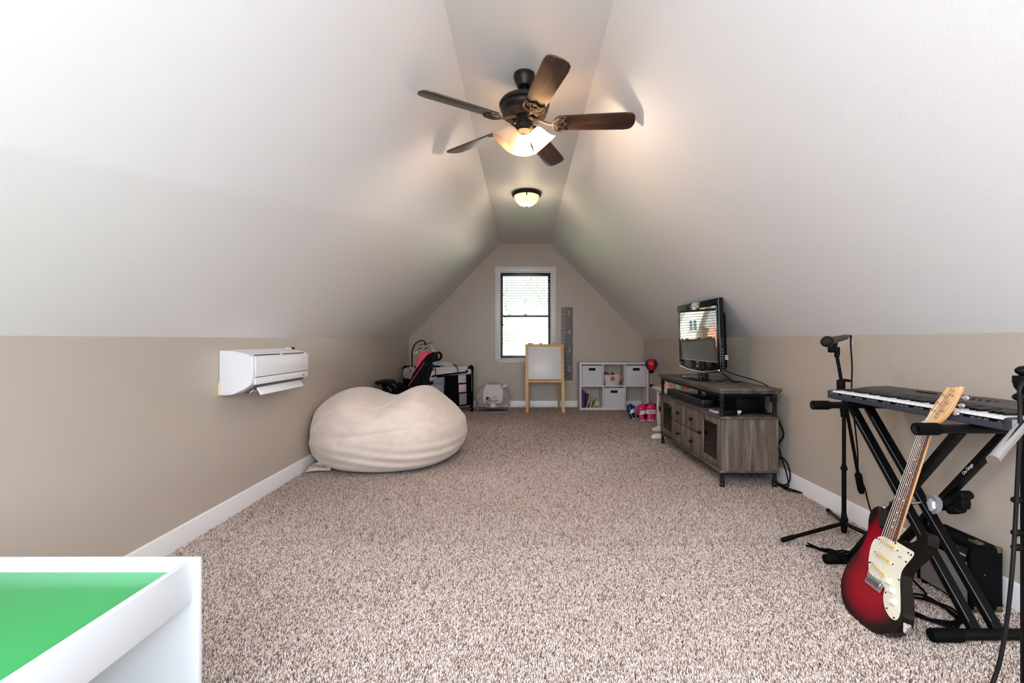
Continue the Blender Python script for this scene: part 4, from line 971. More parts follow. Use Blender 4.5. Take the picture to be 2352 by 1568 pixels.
# ------------------------------------------------------------------ baby bouncer
BX, BY = -.475, 7.05
bo = thing('baby_bouncer', 'grey and white baby bouncer seat with an oval wire base', 'bouncer', (BX, BY, 0))
wire = mat('light_grey_wire', (196, 194, 198), .3, metal=.5); sg = mat('stone_grey_fabric', (168, 160, 154), .9); qu = mat('quilted_white_fabric', (226, 219, 222), .9, bump=(18, .4, .01))
B().tube([(BX+.27*math.cos(2*PI*i/40)+.01, BY+.19*math.sin(2*PI*i/40), .008) for i in range(40)], .0075, 8, closed=True).build('base_ring', wire, bo)
B().surf(lambda u, v: Vector((BX+.01+.26*v*math.cos(2*PI*u), BY+.18*v*math.sin(2*PI*u), .006)), 32, 4, cu=True).build('base_mat', mat('dark_grey_mat', (96, 88, 86), .9), bo)
for sx_ in (-1, 1): B().tube(smooth_path([(BX+.25*sx_, BY+.06, .01), (BX+.255*sx_, BY+.08, .06), (BX+.235*sx_, BY+.02, .14), (BX+.19*sx_, BY-.05, .20)], 5), .009, 8).build('support_tube', wire, bo)
Mc = frame((BX, BY+.02, .245), (1, 0, 0), (0, .62, .785), (0, -.785, .62))
def dish(k, dp):
    def fn(u, v):
        a = 2*PI*u; w_ = .245*(1-.12*math.sin(a)); h_ = .225
        return Vector((w_*v*math.cos(a)*k, h_*v*math.sin(a)*k, dp+(v**2.2)*.085))
    return fn
solid(B().surf(dish(1, -.085), 40, 10, cu=True, M=Mc).build('seat_shell', sg, bo, ang=180), .01)
B().tube([Mc @ dish(1, -.085)(i/40, 1) for i in range(40)], .011, 8, closed=True).build('rim_piping', sg, bo)
def liner(u, v):
    x = -.15+.30*u; y_ = -.13+.325*v; w_ = (.72+.10*math.sin(PI*v))*(1-.25*max(0, v-.75)/.25)
    r2 = (x/.245)**2+(y_/.225)**2
    return Vector((x*w_*1.25, y_, -.070+.07*r2+.010*abs(math.sin(PI*u*6))))
solid(B().surf(liner, 48, 14, M=Mc).build('padded_liner', qu, bo, ang=180), .012)
B().box((BX+.015, BY-.155, .105), (.085, .035, .055), None, .014).build('vibration_unit', mat('cream_plastic', (226, 218, 212), .4), bo)
B().box((0, 0, 0), (.075, .045, .012), Mc @ T(.185, .14, .035) @ rotz(R(35)), .003).build('side_label', mat('label_white', (220, 216, 220), .6), bo)
pt = thing('plush_bear', 'small brown and cream plush toy lying in the baby bouncer', 'plush toy', (BX-.05, BY-.07, .17))
B().ball((BX-.075, BY-.07, .205), (.026, .024, .024), 12, 8).build('head', br_m, pt)
b = B().ball((BX-.03, BY-.075, .185), (.05, .028, .025), 12, 8); b.ball((BX-.085, BY-.1, .165), (.022, .018, .014), 8, 6); b.ball((BX-.06, BY-.105, .16), (.016, .014, .02), 8, 6); b.build('body', mat('tan_plush', (190, 160, 128), .95), pt)
pc = thing('plush_bunny', 'cream plush toy beside the brown one in the baby bouncer', 'plush toy', (BX+.05, BY-.07, .17))
b = B().ball((BX+.035, BY-.075, .188), (.07, .032, .026), 14, 8); b.ball((BX+.08, BY-.085, .185), (.034, .02, .018), 10, 6); b.build('body', cr_m, pc)
B().ball((BX+.04, BY-.06, .218), (.026, .022, .022), 12, 8).build('head', mat('peach_plush', (230, 200, 176), .95), pc)

# ------------------------------------------------------------------ keyboard
KY0, KY1, KX0, KX1, KZ = 1.486, 2.387, 1.595, 1.900, .775
slate = mat('slate_plastic', (52, 55, 64), .45); slate2 = mat('dark_slate_plastic', (36, 38, 44), .4)
kb = thing('electronic_keyboard', 'dark grey electronic keyboard with piano keys on a crossed stand', 'keyboard', ((KX0+KX1)/2, (KY0+KY1)/2, KZ))
KP = .02345; K0 = KY1-.022
b = B()
prof = [(0, .003), (.004, 0), (.295, 0), (.305, .008), (.305, .062), (.298, .066), (.215, .060), (.150, .048), (.138, .036), (.022, .024), (.0, .022)]
b.prism(prof, -KY1+.0215, -KY0-.0255, frame((KX0, 0, KZ), (1, 0, 0), (0, 0, 1), (0, -1, 0)), .002); b.build('case', slate, kb)
for y0, y1 in ((KY0, KY0+.026), (KY1-.022, KY1)):
    B().prism([(0, .002), (.305, .002), (.305, .064), (.215, .060), (.150, .052), (.135, .046), (.012, .044), (0, .040)], -y1, -y0, frame((KX0, 0, KZ), (1, 0, 0), (0, 0, 1), (0, -1, 0)), .003).build('end_cheek', slate, kb)
B().b2(KX0+.010, KX0+.024, KY0+.027, KY1-.023, KZ+.02, KZ+.0255).build('key_slot', black_pl, kb)
ivory = mat('ivory_key', (240, 238, 240), .25)
def copyparts(first, n, fn):
    for i in range(n):
        o = first if i == 0 else first.copy()
        if i: COL.objects.link(o); o.parent = first.parent; W[o.name] = W[first.parent.name]
        o.location = W[first.parent.name].inverted().to_translation()+Vector(fn(i))
bx = B(); bx.b2(0, .136, -KP*.488, KP*.488, .0325, .0415, .0015)
k = bx.build('white_key', ivory, kb, local=True)
copyparts(k, 36, lambda i: (KX0+.012, K0-KP*(i+.5), KZ))
bx = B().b2(0, .088, -.006, .006, .03, .0525, .002)
k = bx.build('black_key', mat('ebony_key', (12, 12, 14), .25), kb, local=True)
blk = [i for i in range(35) if i % 7 in (0, 1, 3, 4, 5)]
copyparts(k, len(blk), lambda j: (KX0+.060, K0-KP*(blk[j]+1), KZ))
b = B()
for i in range(36):
    if i % 7 not in (2, 6): b.b2(KX0+.008, KX0+.012, K0-KP*(i+1)-.001+.003, K0-KP*i-.006, KZ+.021, KZ+.029)
tag(b.build('key_tabs', mat('grey_tab', (84, 82, 84), .5), kb), kind='stuff')
KM = frame((KX0+.152, 0, KZ+.0478), (.993, 0, .122), (0, 1, 0), (-.122, 0, .993))
B().box((.075, KY0+.21, .002), (.125, .34, .006), KM, .002).build('speaker_grille', mat('grille_taupe', (84, 76, 76), .6, bump=(700, .5, .001)), kb)
B().box((.075, 1.93, .001), (.125, .40, .005), KM, .002).build('control_panel', slate2, kb)
B().box((.09, 1.93, .004), (.035, .10, .003), KM, .001).build('display', mat('lilac_display', (120, 116, 140), .2), kb)
for i in range(7): B().box((.085-.02*(i % 2), 1.76+.015*i, .0045), (.012, .010, .004), KM, .001, 1).build('button', black_pl, kb)
for i in range(5): B().box((.09, 2.03+.022*i, .0045), (.012, .013, .004), KM, .001, 1).build('button', black_pl, kb)
b = B()
for i in range(9): b.box((.005+.0045*i, 1.90, .0002), (.0015, .84, .002), KM)
tag(b.build('panel_ribs', slate2, kb), kind='stuff')
B().box((KX0+.012, KY0+.002, KZ+.025), (.02, .006, .03), None, .001).build('corner_tape', mat('tape_grey', (130, 140, 150), .3), kb)

# ------------------------------------------------------------------ keyboard stand
ks = thing('keyboard_stand', 'black double braced crossed stand carrying the electronic keyboard', 'keyboard stand', (1.66, 1.93, 0))
satin = mat('satin_black_steel', (7, 7, 8), .4, spec=.14)
AH = .757
for ya, xa in ((2.247, 1.428), (1.632, 1.407)):
    nm = 'support_arm'
    a_ = B().cyl((xa+.02, ya, AH), (1.90, ya, AH), .0165, n=18).build(nm, satin, ks)
    prof = [(.0, -.004), (.0165, -.004), (.0165, -.03), (.0, -.03)]
    Mx = frame((xa, ya, AH), (0, 0, 1), (0, -1, 0), (1, 0, 0))
    B().lathe([(.017, 0), (.0215, 0), (.0225, .004), (.0225, .075), (.018, .088), (.016, .088)], 24, Mx).build('end_sleeve', rubber, a_)
    B().lathe([(.0, .028), (.0175, .028), (.0175, .001)], 20, Mx).build('sleeve_hollow', mat('dark_lining', (20, 18, 20), .9), a_)
for yf, xf in ((2.19, 1.452), (1.620, 1.452)):
    f_ = B().cyl((xf, yf, .028), (1.90, yf, .028), .019, n=16).build('floor_bar', satin, ks)
    for x0 in (xf, 1.83): B().lathe([(0, -.002), (.019, -.002), (.0225, .003), (.0235, .10), (.02, .106), (0, .106)], 18, frame((x0, yf, .0255), (0, 0, 1), (0, -1, 0), (1, 0, 0))).build('foot_sleeve', rubber, f_)
edge = mat('pale_edge_glint', (150, 156, 166), .3, metal=.6)
def brace(p0, p1):
    o = B().bar(p0, p1, .022, .038, (1, 0, 0), .002).build('brace_bar', satin, ks); return o
# bars: w across, h along x
for x in (1.618, 1.698):
    brace((x, 2.235, AH-.012), (x, 1.625, .03))
    d = (Vector((x, 1.625, .03))-Vector((x, 2.235, AH-.012))); n_ = Vector((0, d.z, -d.y)).normalized()
    if n_.y > 0: n_ = -n_
    e = Vector((-.0192, 0, 0))+n_*.0105
    B().cyl(Vector((x, 2.20, AH-.055))+e, Vector((x, 1.64, .06))+e, .0011, n=6).build('edge_glint_strip', edge, ks)  # thin pale strip along the bar edge, a highlight put in as colour
for x in (1.572, 1.745): brace((x, 1.640, AH-.012), (x, 2.185, .03))
piv = Vector((1.66, 1.926, .389))
B().cyl((1.545, 1.926, .389), (1.775, 1.926, .389), .006, n=10).build('pivot_bolt', chrome, ks)
dl = B(); 
gear = [((.040 if i % 2 else .037)*math.cos(2*PI*i/48), (.040 if i % 2 else .037)*math.sin(2*PI*i/48)) for i in range(48)]
dl.prism(gear, -.012, .012, frame((1.716, 1.905, .39), (0, -.7, .7), (-.2, -.7, -.68), (-.97, -.14, -.14)), .002)
dl.build('locking_dial', mat('zinc_casting', (186, 184, 192), .35, metal=.5), ks)
B().lathe([(0, .012), (.028, .012), (.02, .020), (0, .020)], 6, frame((1.716, 1.905, .39), (0, -.7, .7), (-.2, -.7, -.68), (-.97, -.14, -.14))).build('dial_face', mat('zinc_face', (222, 226, 232), .3, metal=.3), ks)
B().cyl((1.60, 1.926, .389), (1.655, 1.926, .389), .0085, n=10).build('pivot_sleeve', chrome, ks)
b = B(); b.bar((1.757, 1.905, .375), (1.757, 1.80, .47), .036, .06, (1, 0, 0), .014); b.box((1.757, 1.835, .425), (.044, .07, .05), Matrix.Identity(4), .014); b.bar((1.757, 1.87, .375), (1.757, 1.825, .40), .03, .05, (1, 0, 0), .01); b.build('locking_clutch', black_pl, ks)
dB = (Vector((0, 1.640, AH-.012))-Vector((0, 2.185, .03))).normalized()
text('On-Stage', .017, mat('white_print', (205, 203, 206), .5), ks, frame(Vector((1.745-.0195, 1.765, .578))+Vector((0, .002, -.003)), dB, Vector((-1, 0, 0)).cross(dB), Vector((-1, 0, 0))), 'brace_print')

# ------------------------------------------------------------------ microphone stand beyond the keyboard
PX, PY = 1.748, 2.48
mst = thing('microphone_stand', 'black tripod microphone stand with a tilted boom beyond the keyboard', 'microphone stand', (PX, PY, 0))
B().cyl((PX, PY, .03), (PX, PY, .385), .0115, n=16).build('lower_pole', satin, mst)
B().cyl((PX, PY, .37), (PX, PY, .80), .0095, n=16).build('upper_pole', satin, mst)
B().lathe([(.009, .37), (.016, .372), (.017, .385), (.012, .39), (.012, .40)], 18, T(PX, PY, 0)).build('height_collar', black_pl, mst)
b = B().cyl((PX, PY, .66), (PX, PY, .735), .0165, n=16); b.cyl((PX, PY, .69), (PX, PY, .72), .019, n=16); b.build('grip_clutch', black_pl, mst)
b = B().lathe([(0, .028), (.012, .03), (.015, .045), (.015, .085), (.019, .09), (.019, .10), (.014, .105), (.014, .13), (.011, .14)], 18, T(PX, PY, 0)); b.ball((PX-.002, PY-.014, .112), (.013, .013, .013), 12, 8); b.build('tripod_hub', black_pl, mst)
for e in ((1.375, 2.425), (1.915, 2.86), (1.93, 2.24)):
    e3 = Vector((*e, .012)); h0 = Vector((PX, PY, .082)); d = (e3-h0).normalized()
    lg = B().tube([h0+d*.01, h0+d*.06, e3-d*.03], [.010, .0105, .0095], 12).build('leg', satin, mst)
    B().tube([e3-d*.075, e3-d*.006, e3], [.0118, .0125, .008], 12).build('rubber_foot', rubber, lg)
bm0, bm1 = Vector((1.700, 2.47, 1.008)), Vector((1.866, 2.51, .235)); bd = (bm1-bm0).normalized()
B().cyl(bm0, bm1-bd*.10, .0085, n=14).build('boom', satin, mst)
B().tube([bm1-bd*.115, bm1-bd*.105, bm1-bd*.02, bm1], [.013, .0175, .0165, .012], 14).build('counterweight', rubber, mst)
cpt = at(1933, 882, 2.468)
b = B().box(cpt+Vector((.0, .005, -.01)), (.036, .03, .07), None, .008); b.cyl(cpt+Vector((-.005, -.02, -.035)), cpt+Vector((-.05, -.03, -.05)), .018, .010, 12); b.ball(cpt+Vector((-.045, -.028, -.047)), (.022, .012, .012), 10, 6); b.cyl(cpt+Vector((.012, 0, .022)), cpt+Vector((.045, 0, .018)), .008, n=10); b.box(cpt+Vector((0, .0, -.06)), (.05, .04, .04), None, .012); b.build('boom_clutch', black_pl, mst)
b = B().box(bm0+Vector((.004, 0, .012)), (.022, .022, .045), None, .006); b.box(bm0+Vector((-.022, 0, .02)), (.045, .022, .035), None, .008); b.cyl(bm0-bd*.0+bd*.005, bm0+bd*.02, .0125, n=14); b.tube([bm0+Vector((-.012, 0, .02)), bm0+Vector((-.006, 0, .062))], [.011, .013], 10); b.build('microphone_clip', black_pl, mst)
mic = thing('microphone', 'dark grey handheld microphone clipped on the tilted boom stand', 'microphone', bm0+Vector((0, 0, .06)))
m0, m1 = at(1899, 784.5, 2.40), at(1942, 774, 2.50); md_ = (m1-m0).normalized()
Mmic = frame(m0, md_.orthogonal().normalized(), md_.cross(md_.orthogonal().normalized()), md_)
B().lathe([(0, -.030), (.014, -.028), (.025, -.016), (.0295, .002), (.028, .018), (.0215, .036), (0, .036)], 24, Mmic).build('grille_head', mat('mic_grille', (20, 17, 18), .55, metal=.3, bump=(900, .6, .001)), mic)
ln_ = (m1-m0).length
B().lathe([(.0285, .0), (.0305, .006), (.0285, .012)], 24, Mmic).build('grille_ring', black_m, mic)
B().lathe([(.0215, .035), (.0195, .05), (.016, ln_*.8), (.0145, ln_), (0, ln_)], 24, Mmic).build('handle', mat('mic_body', (62, 58, 58), .5), mic)
B().lathe([(.0152, ln_-.001), (.0152, ln_+.008), (0, ln_+.008)], 20, Mmic).build('end_ring', dchrome, mic)
B().lathe([(.0105, ln_+.008), (.0105, ln_+.03), (.008, ln_+.034), (0, ln_+.036)], 16, Mmic).build('plug', black_pl, mic)
pe = m0+md_*(ln_+.034)
tag(B().tube(smooth_path([pe-md_*.004, pe+md_*.02+Vector((.004, 0, .0)), pe+Vector((.033, .03, -.04)), at(1957, 840, 2.6), at(1956, 890, 2.6), at(1958, 935, 2.6), at(1964, 980, 2.6), at(1970, 1040, 2.6), at(1972, 1085, 2.58), at(1986, 1120, 2.55), at(1996, 1160, 2.55), Vector((1.93, 2.5, .10)), Vector((1.955, 2.42, .01)), Vector((1.90, 2.36, .008))], 7), .0038, 8).build('microphone_cable', rubber), 'thin black cable hanging from the boom microphone past the keyboard', 'cable')
fz = .008
tag(B().tube(smooth_path([(1.93, 2.34, fz), (1.85, 2.36, .01), (1.80, 2.33, .06), (1.72, 2.25, .075), (1.62, 2.235, .04), (1.545, 2.29, fz), (1.50, 2.36, fz), (1.475, 2.37, fz), (1.485, 2.29, .03), (1.50, 2.215, .058), (1.508, 2.18, .058), (1.513, 2.15, .045), (1.53, 2.10, fz), (1.57, 2.04, fz), (1.62, 1.98, fz)], 8), .0045, 8).build('instrument_cable', rubber), 'black cable looped over the floor bar of the keyboard stand', 'cable')
tag(B().tube(smooth_path([(1.50, 2.40, fz), (1.53, 2.33, fz), (1.545, 2.26, .03), (1.56, 2.20, .058), (1.60, 2.15, .05), (1.66, 2.08, fz)], 8), .0045, 8).build('instrument_cable', rubber), 'short black cable end beside the far foot of the keyboard stand', 'cable')

# ------------------------------------------------------------------ amplifier
am = thing('guitar_amplifier', 'small black practice amplifier with silver striped grille by the wall', 'amplifier', (1.83, 1.92, 0))
ax0, ax1, ay0, ay1, az = 1.767, 1.893, 1.795, 2.045, .252
tolex = mat('black_tolex', (7, 7, 8), .65, spec=.08, bump=(600, .6, .001))
Mxa = frame((0, 0, 0), (1, 0, 0), (0, 0, 1), (0, -1, 0))
shp = [(ax0, .012), (ax1, .012), (ax1, az), (ax0+.02, az), (ax0+.006, az-.012), (ax0, az-.05)]
for y0, y1 in ((ay0, ay0+.017), (ay1-.017, ay1)): B().prism(shp, -y1, -y0, Mxa, .004).build('side_panel', tolex, am)
B().prism([(ax0+.008, .012), (ax1, .012), (ax1, az), (ax0+.03, az), (ax0+.022, az-.012), (ax0+.010, az-.05)], -ay1+.016, -ay0-.016, Mxa).build('cabinet', tolex, am)
st_m, nt, bs = newmat('striped_grille_cloth'); inp(bs, rough=.7)
wv_ = nt.nodes.new('ShaderNodeTexWave'); wv_.bands_direction = 'Z'; wv_.inputs['Scale'].default_value = 48; nt.links.new(nodes_coord(nt), wv_.inputs['Vector'])
nt.links.new(ramp(nt, wv_.outputs['Fac'], [(.45, (22, 22, 24)), (.6, (188, 184, 186))]), bs.inputs['Base Color'])
B().b2(ax0+.002, ax0+.009, ay0+.018, ay1-.018, .020, .190, .001).build('grille_cloth', st_m, am)
Mf = frame((ax0+.0045, 1.92, .218), (0, -1, 0), (.10, 0, .995), (-.995, 0, .10))
B().box((0, 0, .001), (.212, .05, .008), Mf, .001).build('control_panel', black_gl, am)
for i in range(6): B().lathe([(0, .004), (.0075, .004), (.0065, .015), (0, .016)], 12, Mf @ T(-.085+.022*i, .004, 0)).build('control_knob', black_pl, am)
text('Frontman', .0125, mat('pale_blue_print', (196, 210, 228), .4), am, Mf @ T(.080, -.002, .006), 'panel_script', shear=.3)
text('15G', .010, mat('pale_blue_print', (196, 210, 228), .4), am, Mf @ T(.080, -.016, .006), 'panel_script', shear=.2)
b = B()
for i in range(4): b.box((-.075+.03*i, .018, .0055), (.010, .0022, .001), Mf)
tag(b.build('panel_marks', mat('panel_print', (140, 150, 150), .5), am), kind='stuff')
brass = mat('tarnished_brass', (112, 98, 70), .42, metal=.7)
B().tube(smooth_path([(1.835, 1.84, az+.004), (1.835, 1.87, az+.014), (1.835, 1.92, az+.018), (1.835, 1.98, az+.014), (1.835, 2.005, az+.004)], 5), .010, 8, flat=.45).build('strap_handle', tolex, am)
for y in (1.845, 2.0): B().box((1.835, y, az+.006), (.028, .045, .012), None, .004).build('handle_bracket', brass, am)
for x, z_ in ((ax1-.012, az-.006), (ax0+.022, .014), (ax1-.014, .014)): B().box((x, ay0+.006, z_), (.026, .018, .026), None, .008).build('corner_protector', brass, am)
for x in (ax0+.02, ax1-.02):
    for y in (ay0+.02, ay1-.02): B().cyl((x, y, 0), (x, y, .013), .012, n=12).build('foot', rubber, am)
B().lathe([(0, 0), (.002, 0), (.002, .001), (0, .0015)], 8, frame((1.82, ay0, .15), (1, 0, 0), (0, 0, 1), (0, -1, 0))).build('side_screw', chrome, am)
pts = []
for i in range(70):
    a = 2*PI*i/22; r = .075+.010*math.sin(i*.7)
    pts.append(Vector((1.60+r*math.cos(a)*1.05, 1.80+r*math.sin(a)*1.3, .008+.004*(i//22)+.003*math.sin(i*1.1))))
pts += [Vector((1.68, 1.90, .02)), Vector((1.72, 1.99, .012)), Vector((1.745, 2.05, .01))]
tag(B().tube(smooth_path(pts, 3), .0048, 8).build('coiled_cable', rubber), 'coiled black guitar cable lying on the carpet before the amplifier', 'cable')

# ------------------------------------------------------------------ electric guitar
GO = Vector((1.340, 1.732, .158)); gu = Vector((.34, 0, .94)).normalized(); gv = Vector((0, -1, 0)); gn = Vector((-gu.z, 0, gu.x))
GM = frame(GO, gv, gu, gn)                      # local: x to the treble side, y toward the head, z out of the face
gt = thing('electric_guitar', 'dark red sunburst electric guitar leaning on the keyboard stand', 'guitar', GM)
body2 = [(0.2647, -0.0925), (0.2618, -0.1102), (0.2436, -0.1215), (0.2218, -0.1264), (0.1923, -0.1206), (0.1586, -0.109), (0.1284, -0.1062), (0.0844, -0.1139), (0.0337, -0.1343), (-0.0171, -0.1491), (-0.0658, -0.1498), (-0.1061, -0.1357), (-0.1395, -0.1114), (-0.1598, -0.0767), (-0.1683, -0.032), (-0.1683, 0.0295), (-0.1614, 0.0711), (-0.1441, 0.1016), (-0.1229, 0.1252), (-0.0942, 0.1438), (-0.0675, 0.1483), (-0.0323, 0.1406), (0.0079, 0.1223), (0.0473, 0.1004), (0.0663, 0.0926), (0.0947, 0.0919), (0.1251, 0.1021), (0.1582, 0.1195), (0.1964, 0.1342), (0.2225, 0.1387), (0.2465, 0.1314), (0.254, 0.1212), (0.249, 0.1109), (0.2315, 0.1038), (0.2108, 0.0968), (0.1958, 0.0825), (0.1895, 0.0644), (0.1892, 0.0444), (0.1813, 0.0352), (0.1816, -0.0333), (0.1847, -0.0391), (0.1875, -0.059), (0.2028, -0.0773), (0.2324, -0.0862)]
sm = lambda l, k=4: [(p.y, p.x) for p in smooth_path([(a, c, 0) for a, c in l], k, True)]
bm_, nt, bs = newmat('red_sunburst_lacquer'); inp(bs, rough=.18, spec=.32)
def ellipse(cx__, cy__, rx, ry):
    sp = nt.nodes.new('ShaderNodeVectorMath'); sp.operation = 'SUBTRACT'; sp.inputs[1].default_value = (cx__, cy__, 0)
    nt.links.new(nodes_coord(nt), sp.inputs[0])
    mu = nt.nodes.new('ShaderNodeVectorMath'); mu.operation = 'MULTIPLY'; mu.inputs[1].default_value = (1/rx, 1/ry, 0); nt.links.new(sp.outputs[0], mu.inputs[0])
    le = nt.nodes.new('ShaderNodeVectorMath'); le.operation = 'LENGTH'; nt.links.new(mu.outputs[0], le.inputs[0]); return le.outputs['Value']
mn = nt.nodes.new('ShaderNodeMath'); mn.operation = 'SMOOTH_MIN'; mn.inputs[2].default_value = .3
nt.links.new(ellipse(-.016, -.035, .152, .140), mn.inputs[0]); nt.links.new(ellipse(-.062, .11, .070, .150), mn.inputs[1])
gz = nt.nodes.new('ShaderNodeSeparateXYZ'); nt.links.new(nodes_coord(nt), gz.inputs[0])
lt = nt.nodes.new('ShaderNodeMath'); lt.operation = 'LESS_THAN'; lt.inputs[1].default_value = -.004; nt.links.new(gz.outputs['Z'], lt.inputs[0])
ad = nt.nodes.new('ShaderNodeMath'); ad.operation = 'ADD'; nt.links.new(mn.outputs[0], ad.inputs[0]); nt.links.new(lt.outputs[0], ad.inputs[1])
spk = nt.nodes.new('ShaderNodeTexNoise'); spk.inputs['Scale'].default_value = 260; nt.links.new(nodes_coord(nt), spk.inputs['Vector'])
a3 = nt.nodes.new('ShaderNodeMath'); a3.operation = 'MULTIPLY_ADD'; a3.inputs[1].default_value = .10; nt.links.new(spk.outputs['Fac'], a3.inputs[0]); nt.links.new(ad.outputs[0], a3.inputs[2])
nt.links.new(ramp(nt, a3.outputs[0], [(.42, (138, 1, 24)), (.72, (108, 2, 22)), (.87, (62, 7, 15)), (.97, (28, 10, 8)), (1.0, (15, 8, 6))]), bs.inputs['Base Color'])
B().prism(sm(body2), -.043, 0, None, .005, 3).build('body', bm_, gt, local=True)
guard = [(0.1613, -0.0431), (0.1468, -0.0598), (0.122, -0.0676), (0.0893, -0.0645), (0.0549, -0.0557), (0.0276, -0.0421), (0.0143, -0.0333), (0.0052, 0.0428), (-0.0268, 0.0521), (-0.0508, 0.0658), (-0.0664, 0.0808), (-0.0775, 0.1021), (-0.0782, 0.1205), (-0.0701, 0.1309), (-0.048, 0.1334), (-0.0225, 0.1249), (0.0181, 0.1073), (0.0511, 0.0928), (0.0759, 0.0867), (0.0976, 0.0878), (0.128, 0.098), (0.1535, 0.107), (0.1667, 0.1066), (0.1707, 0.0955), (0.1714, 0.0677), (0.1734, 0.026), (0.1714, -0.0065), (0.1675, -0.0314)]
cream = mat('cream_pickguard', (218, 211, 193), .3)
pg = B().prism(sm(guard, 3), 0, .0025, None, .0006, 1).build('pickguard', cream, gt, local=True)
b = B()
for a, c in ((.148, -.054), (.166, .028), (.156, .101), (.158, .088), (.05, -.049), (.125, .091), (.055, .089), (-.012, .058), (-.058, .083), (-.071, .12)): b.cyl((c, a, .002), (c, a, .0034), .0032, n=10)
b.build('guard_screws', black_m, pg, local=True)
aged = mat('aged_cream_plastic', (222, 198, 142), .3)
for a, c, ang_ in ((.148, .002, 3), (.095, .0025, 3), (.0455, .001, 11)):
    Mp_ = T(c, a, 0) @ rotz(R(-ang_))
    p = B().prism(rrect(.081, .0185, .009), .0, .0065, Mp_, .0012).build('pickup', aged, gt, local=True)
    b = B()
    for i in range(6): b.cyl(Mp_ @ Vector((-.026+.0104*i, 0, .006)), Mp_ @ Vector((-.026+.0104*i, 0, .0072)), .0024, n=10)
    b.build('pole_pieces', dchrome, p, local=True)
    b = B()
    for sgx in (-1, 1): b.cyl(Mp_ @ Vector((.0445*sgx, 0, .002)), Mp_ @ Vector((.0445*sgx, 0, .0042)), .0026, n=8)
    b.build('mount_screws', black_m, p, local=True)
br = B().box((.004, -.007, .004), (.078, .034, .008), rotz(R(-3)), .0015).build('bridge', chrome, gt, local=True)
for i in range(6): B().box((-.024+.0105*i, -.004, .0095), (.0088, .024, .006), rotz(R(-3)), .0012).build('saddle', dchrome, br, local=True)
b = B()
for i in range(6): b.cyl((-.0245+.0107*i, .012, .006), (-.0245+.0107*i, .012, .0095), .0022, n=8)
b.build('bridge_screws', dchrome, br, local=True)
for a, c in ((.0303, .0545), (.0087, .0792), (-.0236, .0987)):
    B().lathe([(.0135, .0025), (.0132, .006), (.0105, .009), (.0095, .018), (.0085, .0195), (0, .0195)], 20, T(c, a, 0)).build('control_knob', cream, gt, local=True)
B().bar((.076, .134, .004), (.060, .128, .007), .0015, .0015).build('selector_slot', black_m, gt, local=True)
B().bar((.078, .13, .004), (.074, .139, .014), .003, .003).build('selector_switch', cream, gt, local=True)
# neck, fretboard, frets
maple = wood('maple', (214, 158, 102), (226, 174, 120), (236, 190, 140), (9, 1.2, 9), .35, bump=.03, coat=.3)
n0, n1 = (.172, -.0008), (.634, -.0128)         # fretboard end and nut, axis points (y, x)
def nx(y): t = (y-n0[0])/(n1[0]-n0[0]); return n0[1]+(n1[1]-n0[1])*t, .0290+(.0207-.0290)*t
def strip(y0, y1, z0, z1, k=1.0, bev=.001):
    a, wa = nx(y0); c, wc = nx(y1)
    return B().prism([(a-wa*k, y0), (a+wa*k, y0), (c+wc*k, y1), (c-wc*k, y1)], z0, z1, None, bev)
nk = B()
def necksurf(u, v):
    y = .150+(.640-.150)*v; c, w_ = nx(y); a = PI*u
    return Vector((c-w_*math.cos(a), y, .003-(.020 if y > .2 else .02)*math.sin(a)**.8))
nk.surf(necksurf, 12, 10); nk.build('neck', maple, gt, local=True)
rose = wood('rosewood', (58, 34, 24), (92, 58, 42), (120, 80, 58), (60, 5, 60), .45, bump=.1)
fb = strip(.170, .632, .003, .0085).build('fretboard', rose, gt, local=True)
scale_ = .632
for i in range(1, 22):
    y = .632-scale_*(1-2**(-i/12))
    if y < .178: break
    a, wa = nx(y); B().box((a, y, .009), (2*wa-.001, .0011, .0018), None, .0006, 1).build('fret', chrome, fb, local=True)
pearl = mat('pearl_dot', (226, 222, 212), .2)
for i in (3, 5, 7, 9, 12, 15, 17, 19):
    y = .632-scale_*(1-2**(-(i-.5)/12)); a, wa = nx(y)
    if y < .18: continue
    for q_ in ((-.010, .010) if i == 12 else (0,)): B().cyl((a+q_, y, .008), (a+q_, y, .0088), .0032, n=12).build('inlay_dot', pearl, fb, local=True)
a, wa = nx(.634); B().box((a, .6345, .0075), (2*wa, .005, .009), None, .001).build('nut', mat('white_nut', (240, 238, 234), .3), gt, local=True)
head = [(0.6342, -0.033), (0.6557, -0.0284), (0.6845, -0.0246), (0.7227, -0.0141), (0.7559, -0.0011), (0.7862, 0.0071), (0.7864, 0.0105), (0.7834, 0.0205), (0.785, 0.0353), (0.791, 0.0484), (0.7955, 0.0617), (0.7739, 0.059), (0.7384, 0.0551), (0.7011, 0.0503), (0.675, 0.0413), (0.6523, 0.0261), (0.6363, 0.0079)]
hd_ = B().prism([(c, a) for a, c in head], -.0115, .0025, None, .0012, 1).build('headstock', maple, gt, local=True)
pegs = [(0.7514, 0.0133), (0.7204, 0.004), (0.6887, -0.0057), (0.7575, 0.0437), (0.7266, 0.0364), (0.6932, 0.0299)]
for i, (a, c) in enumerate(pegs):
    p = B().lathe([(.0052, .002), (.0052, .0045), (.0032, .0055), (.003, .011), (.0036, .0135), (0, .014)], 14, T(c, a, 0)).build('tuning_post', chrome, gt, local=True)
    sg_ = 1 if i > 2 else -1
    ex = c+sg_*((.020 if i == 3 else .022 if i == 4 else .019)+.006) if i > 2 else c-.022
    b = B().cyl((c, a, -.015), (ex, a, -.015), .0026, n=10); b.ball((ex+sg_*.006, a, -.015), (.0115, .0095, .006), 14, 8); b.box((c, a, -.0145), (.016, .014, .007), None, .002); b.build('tuner_button', chrome, p, local=True)
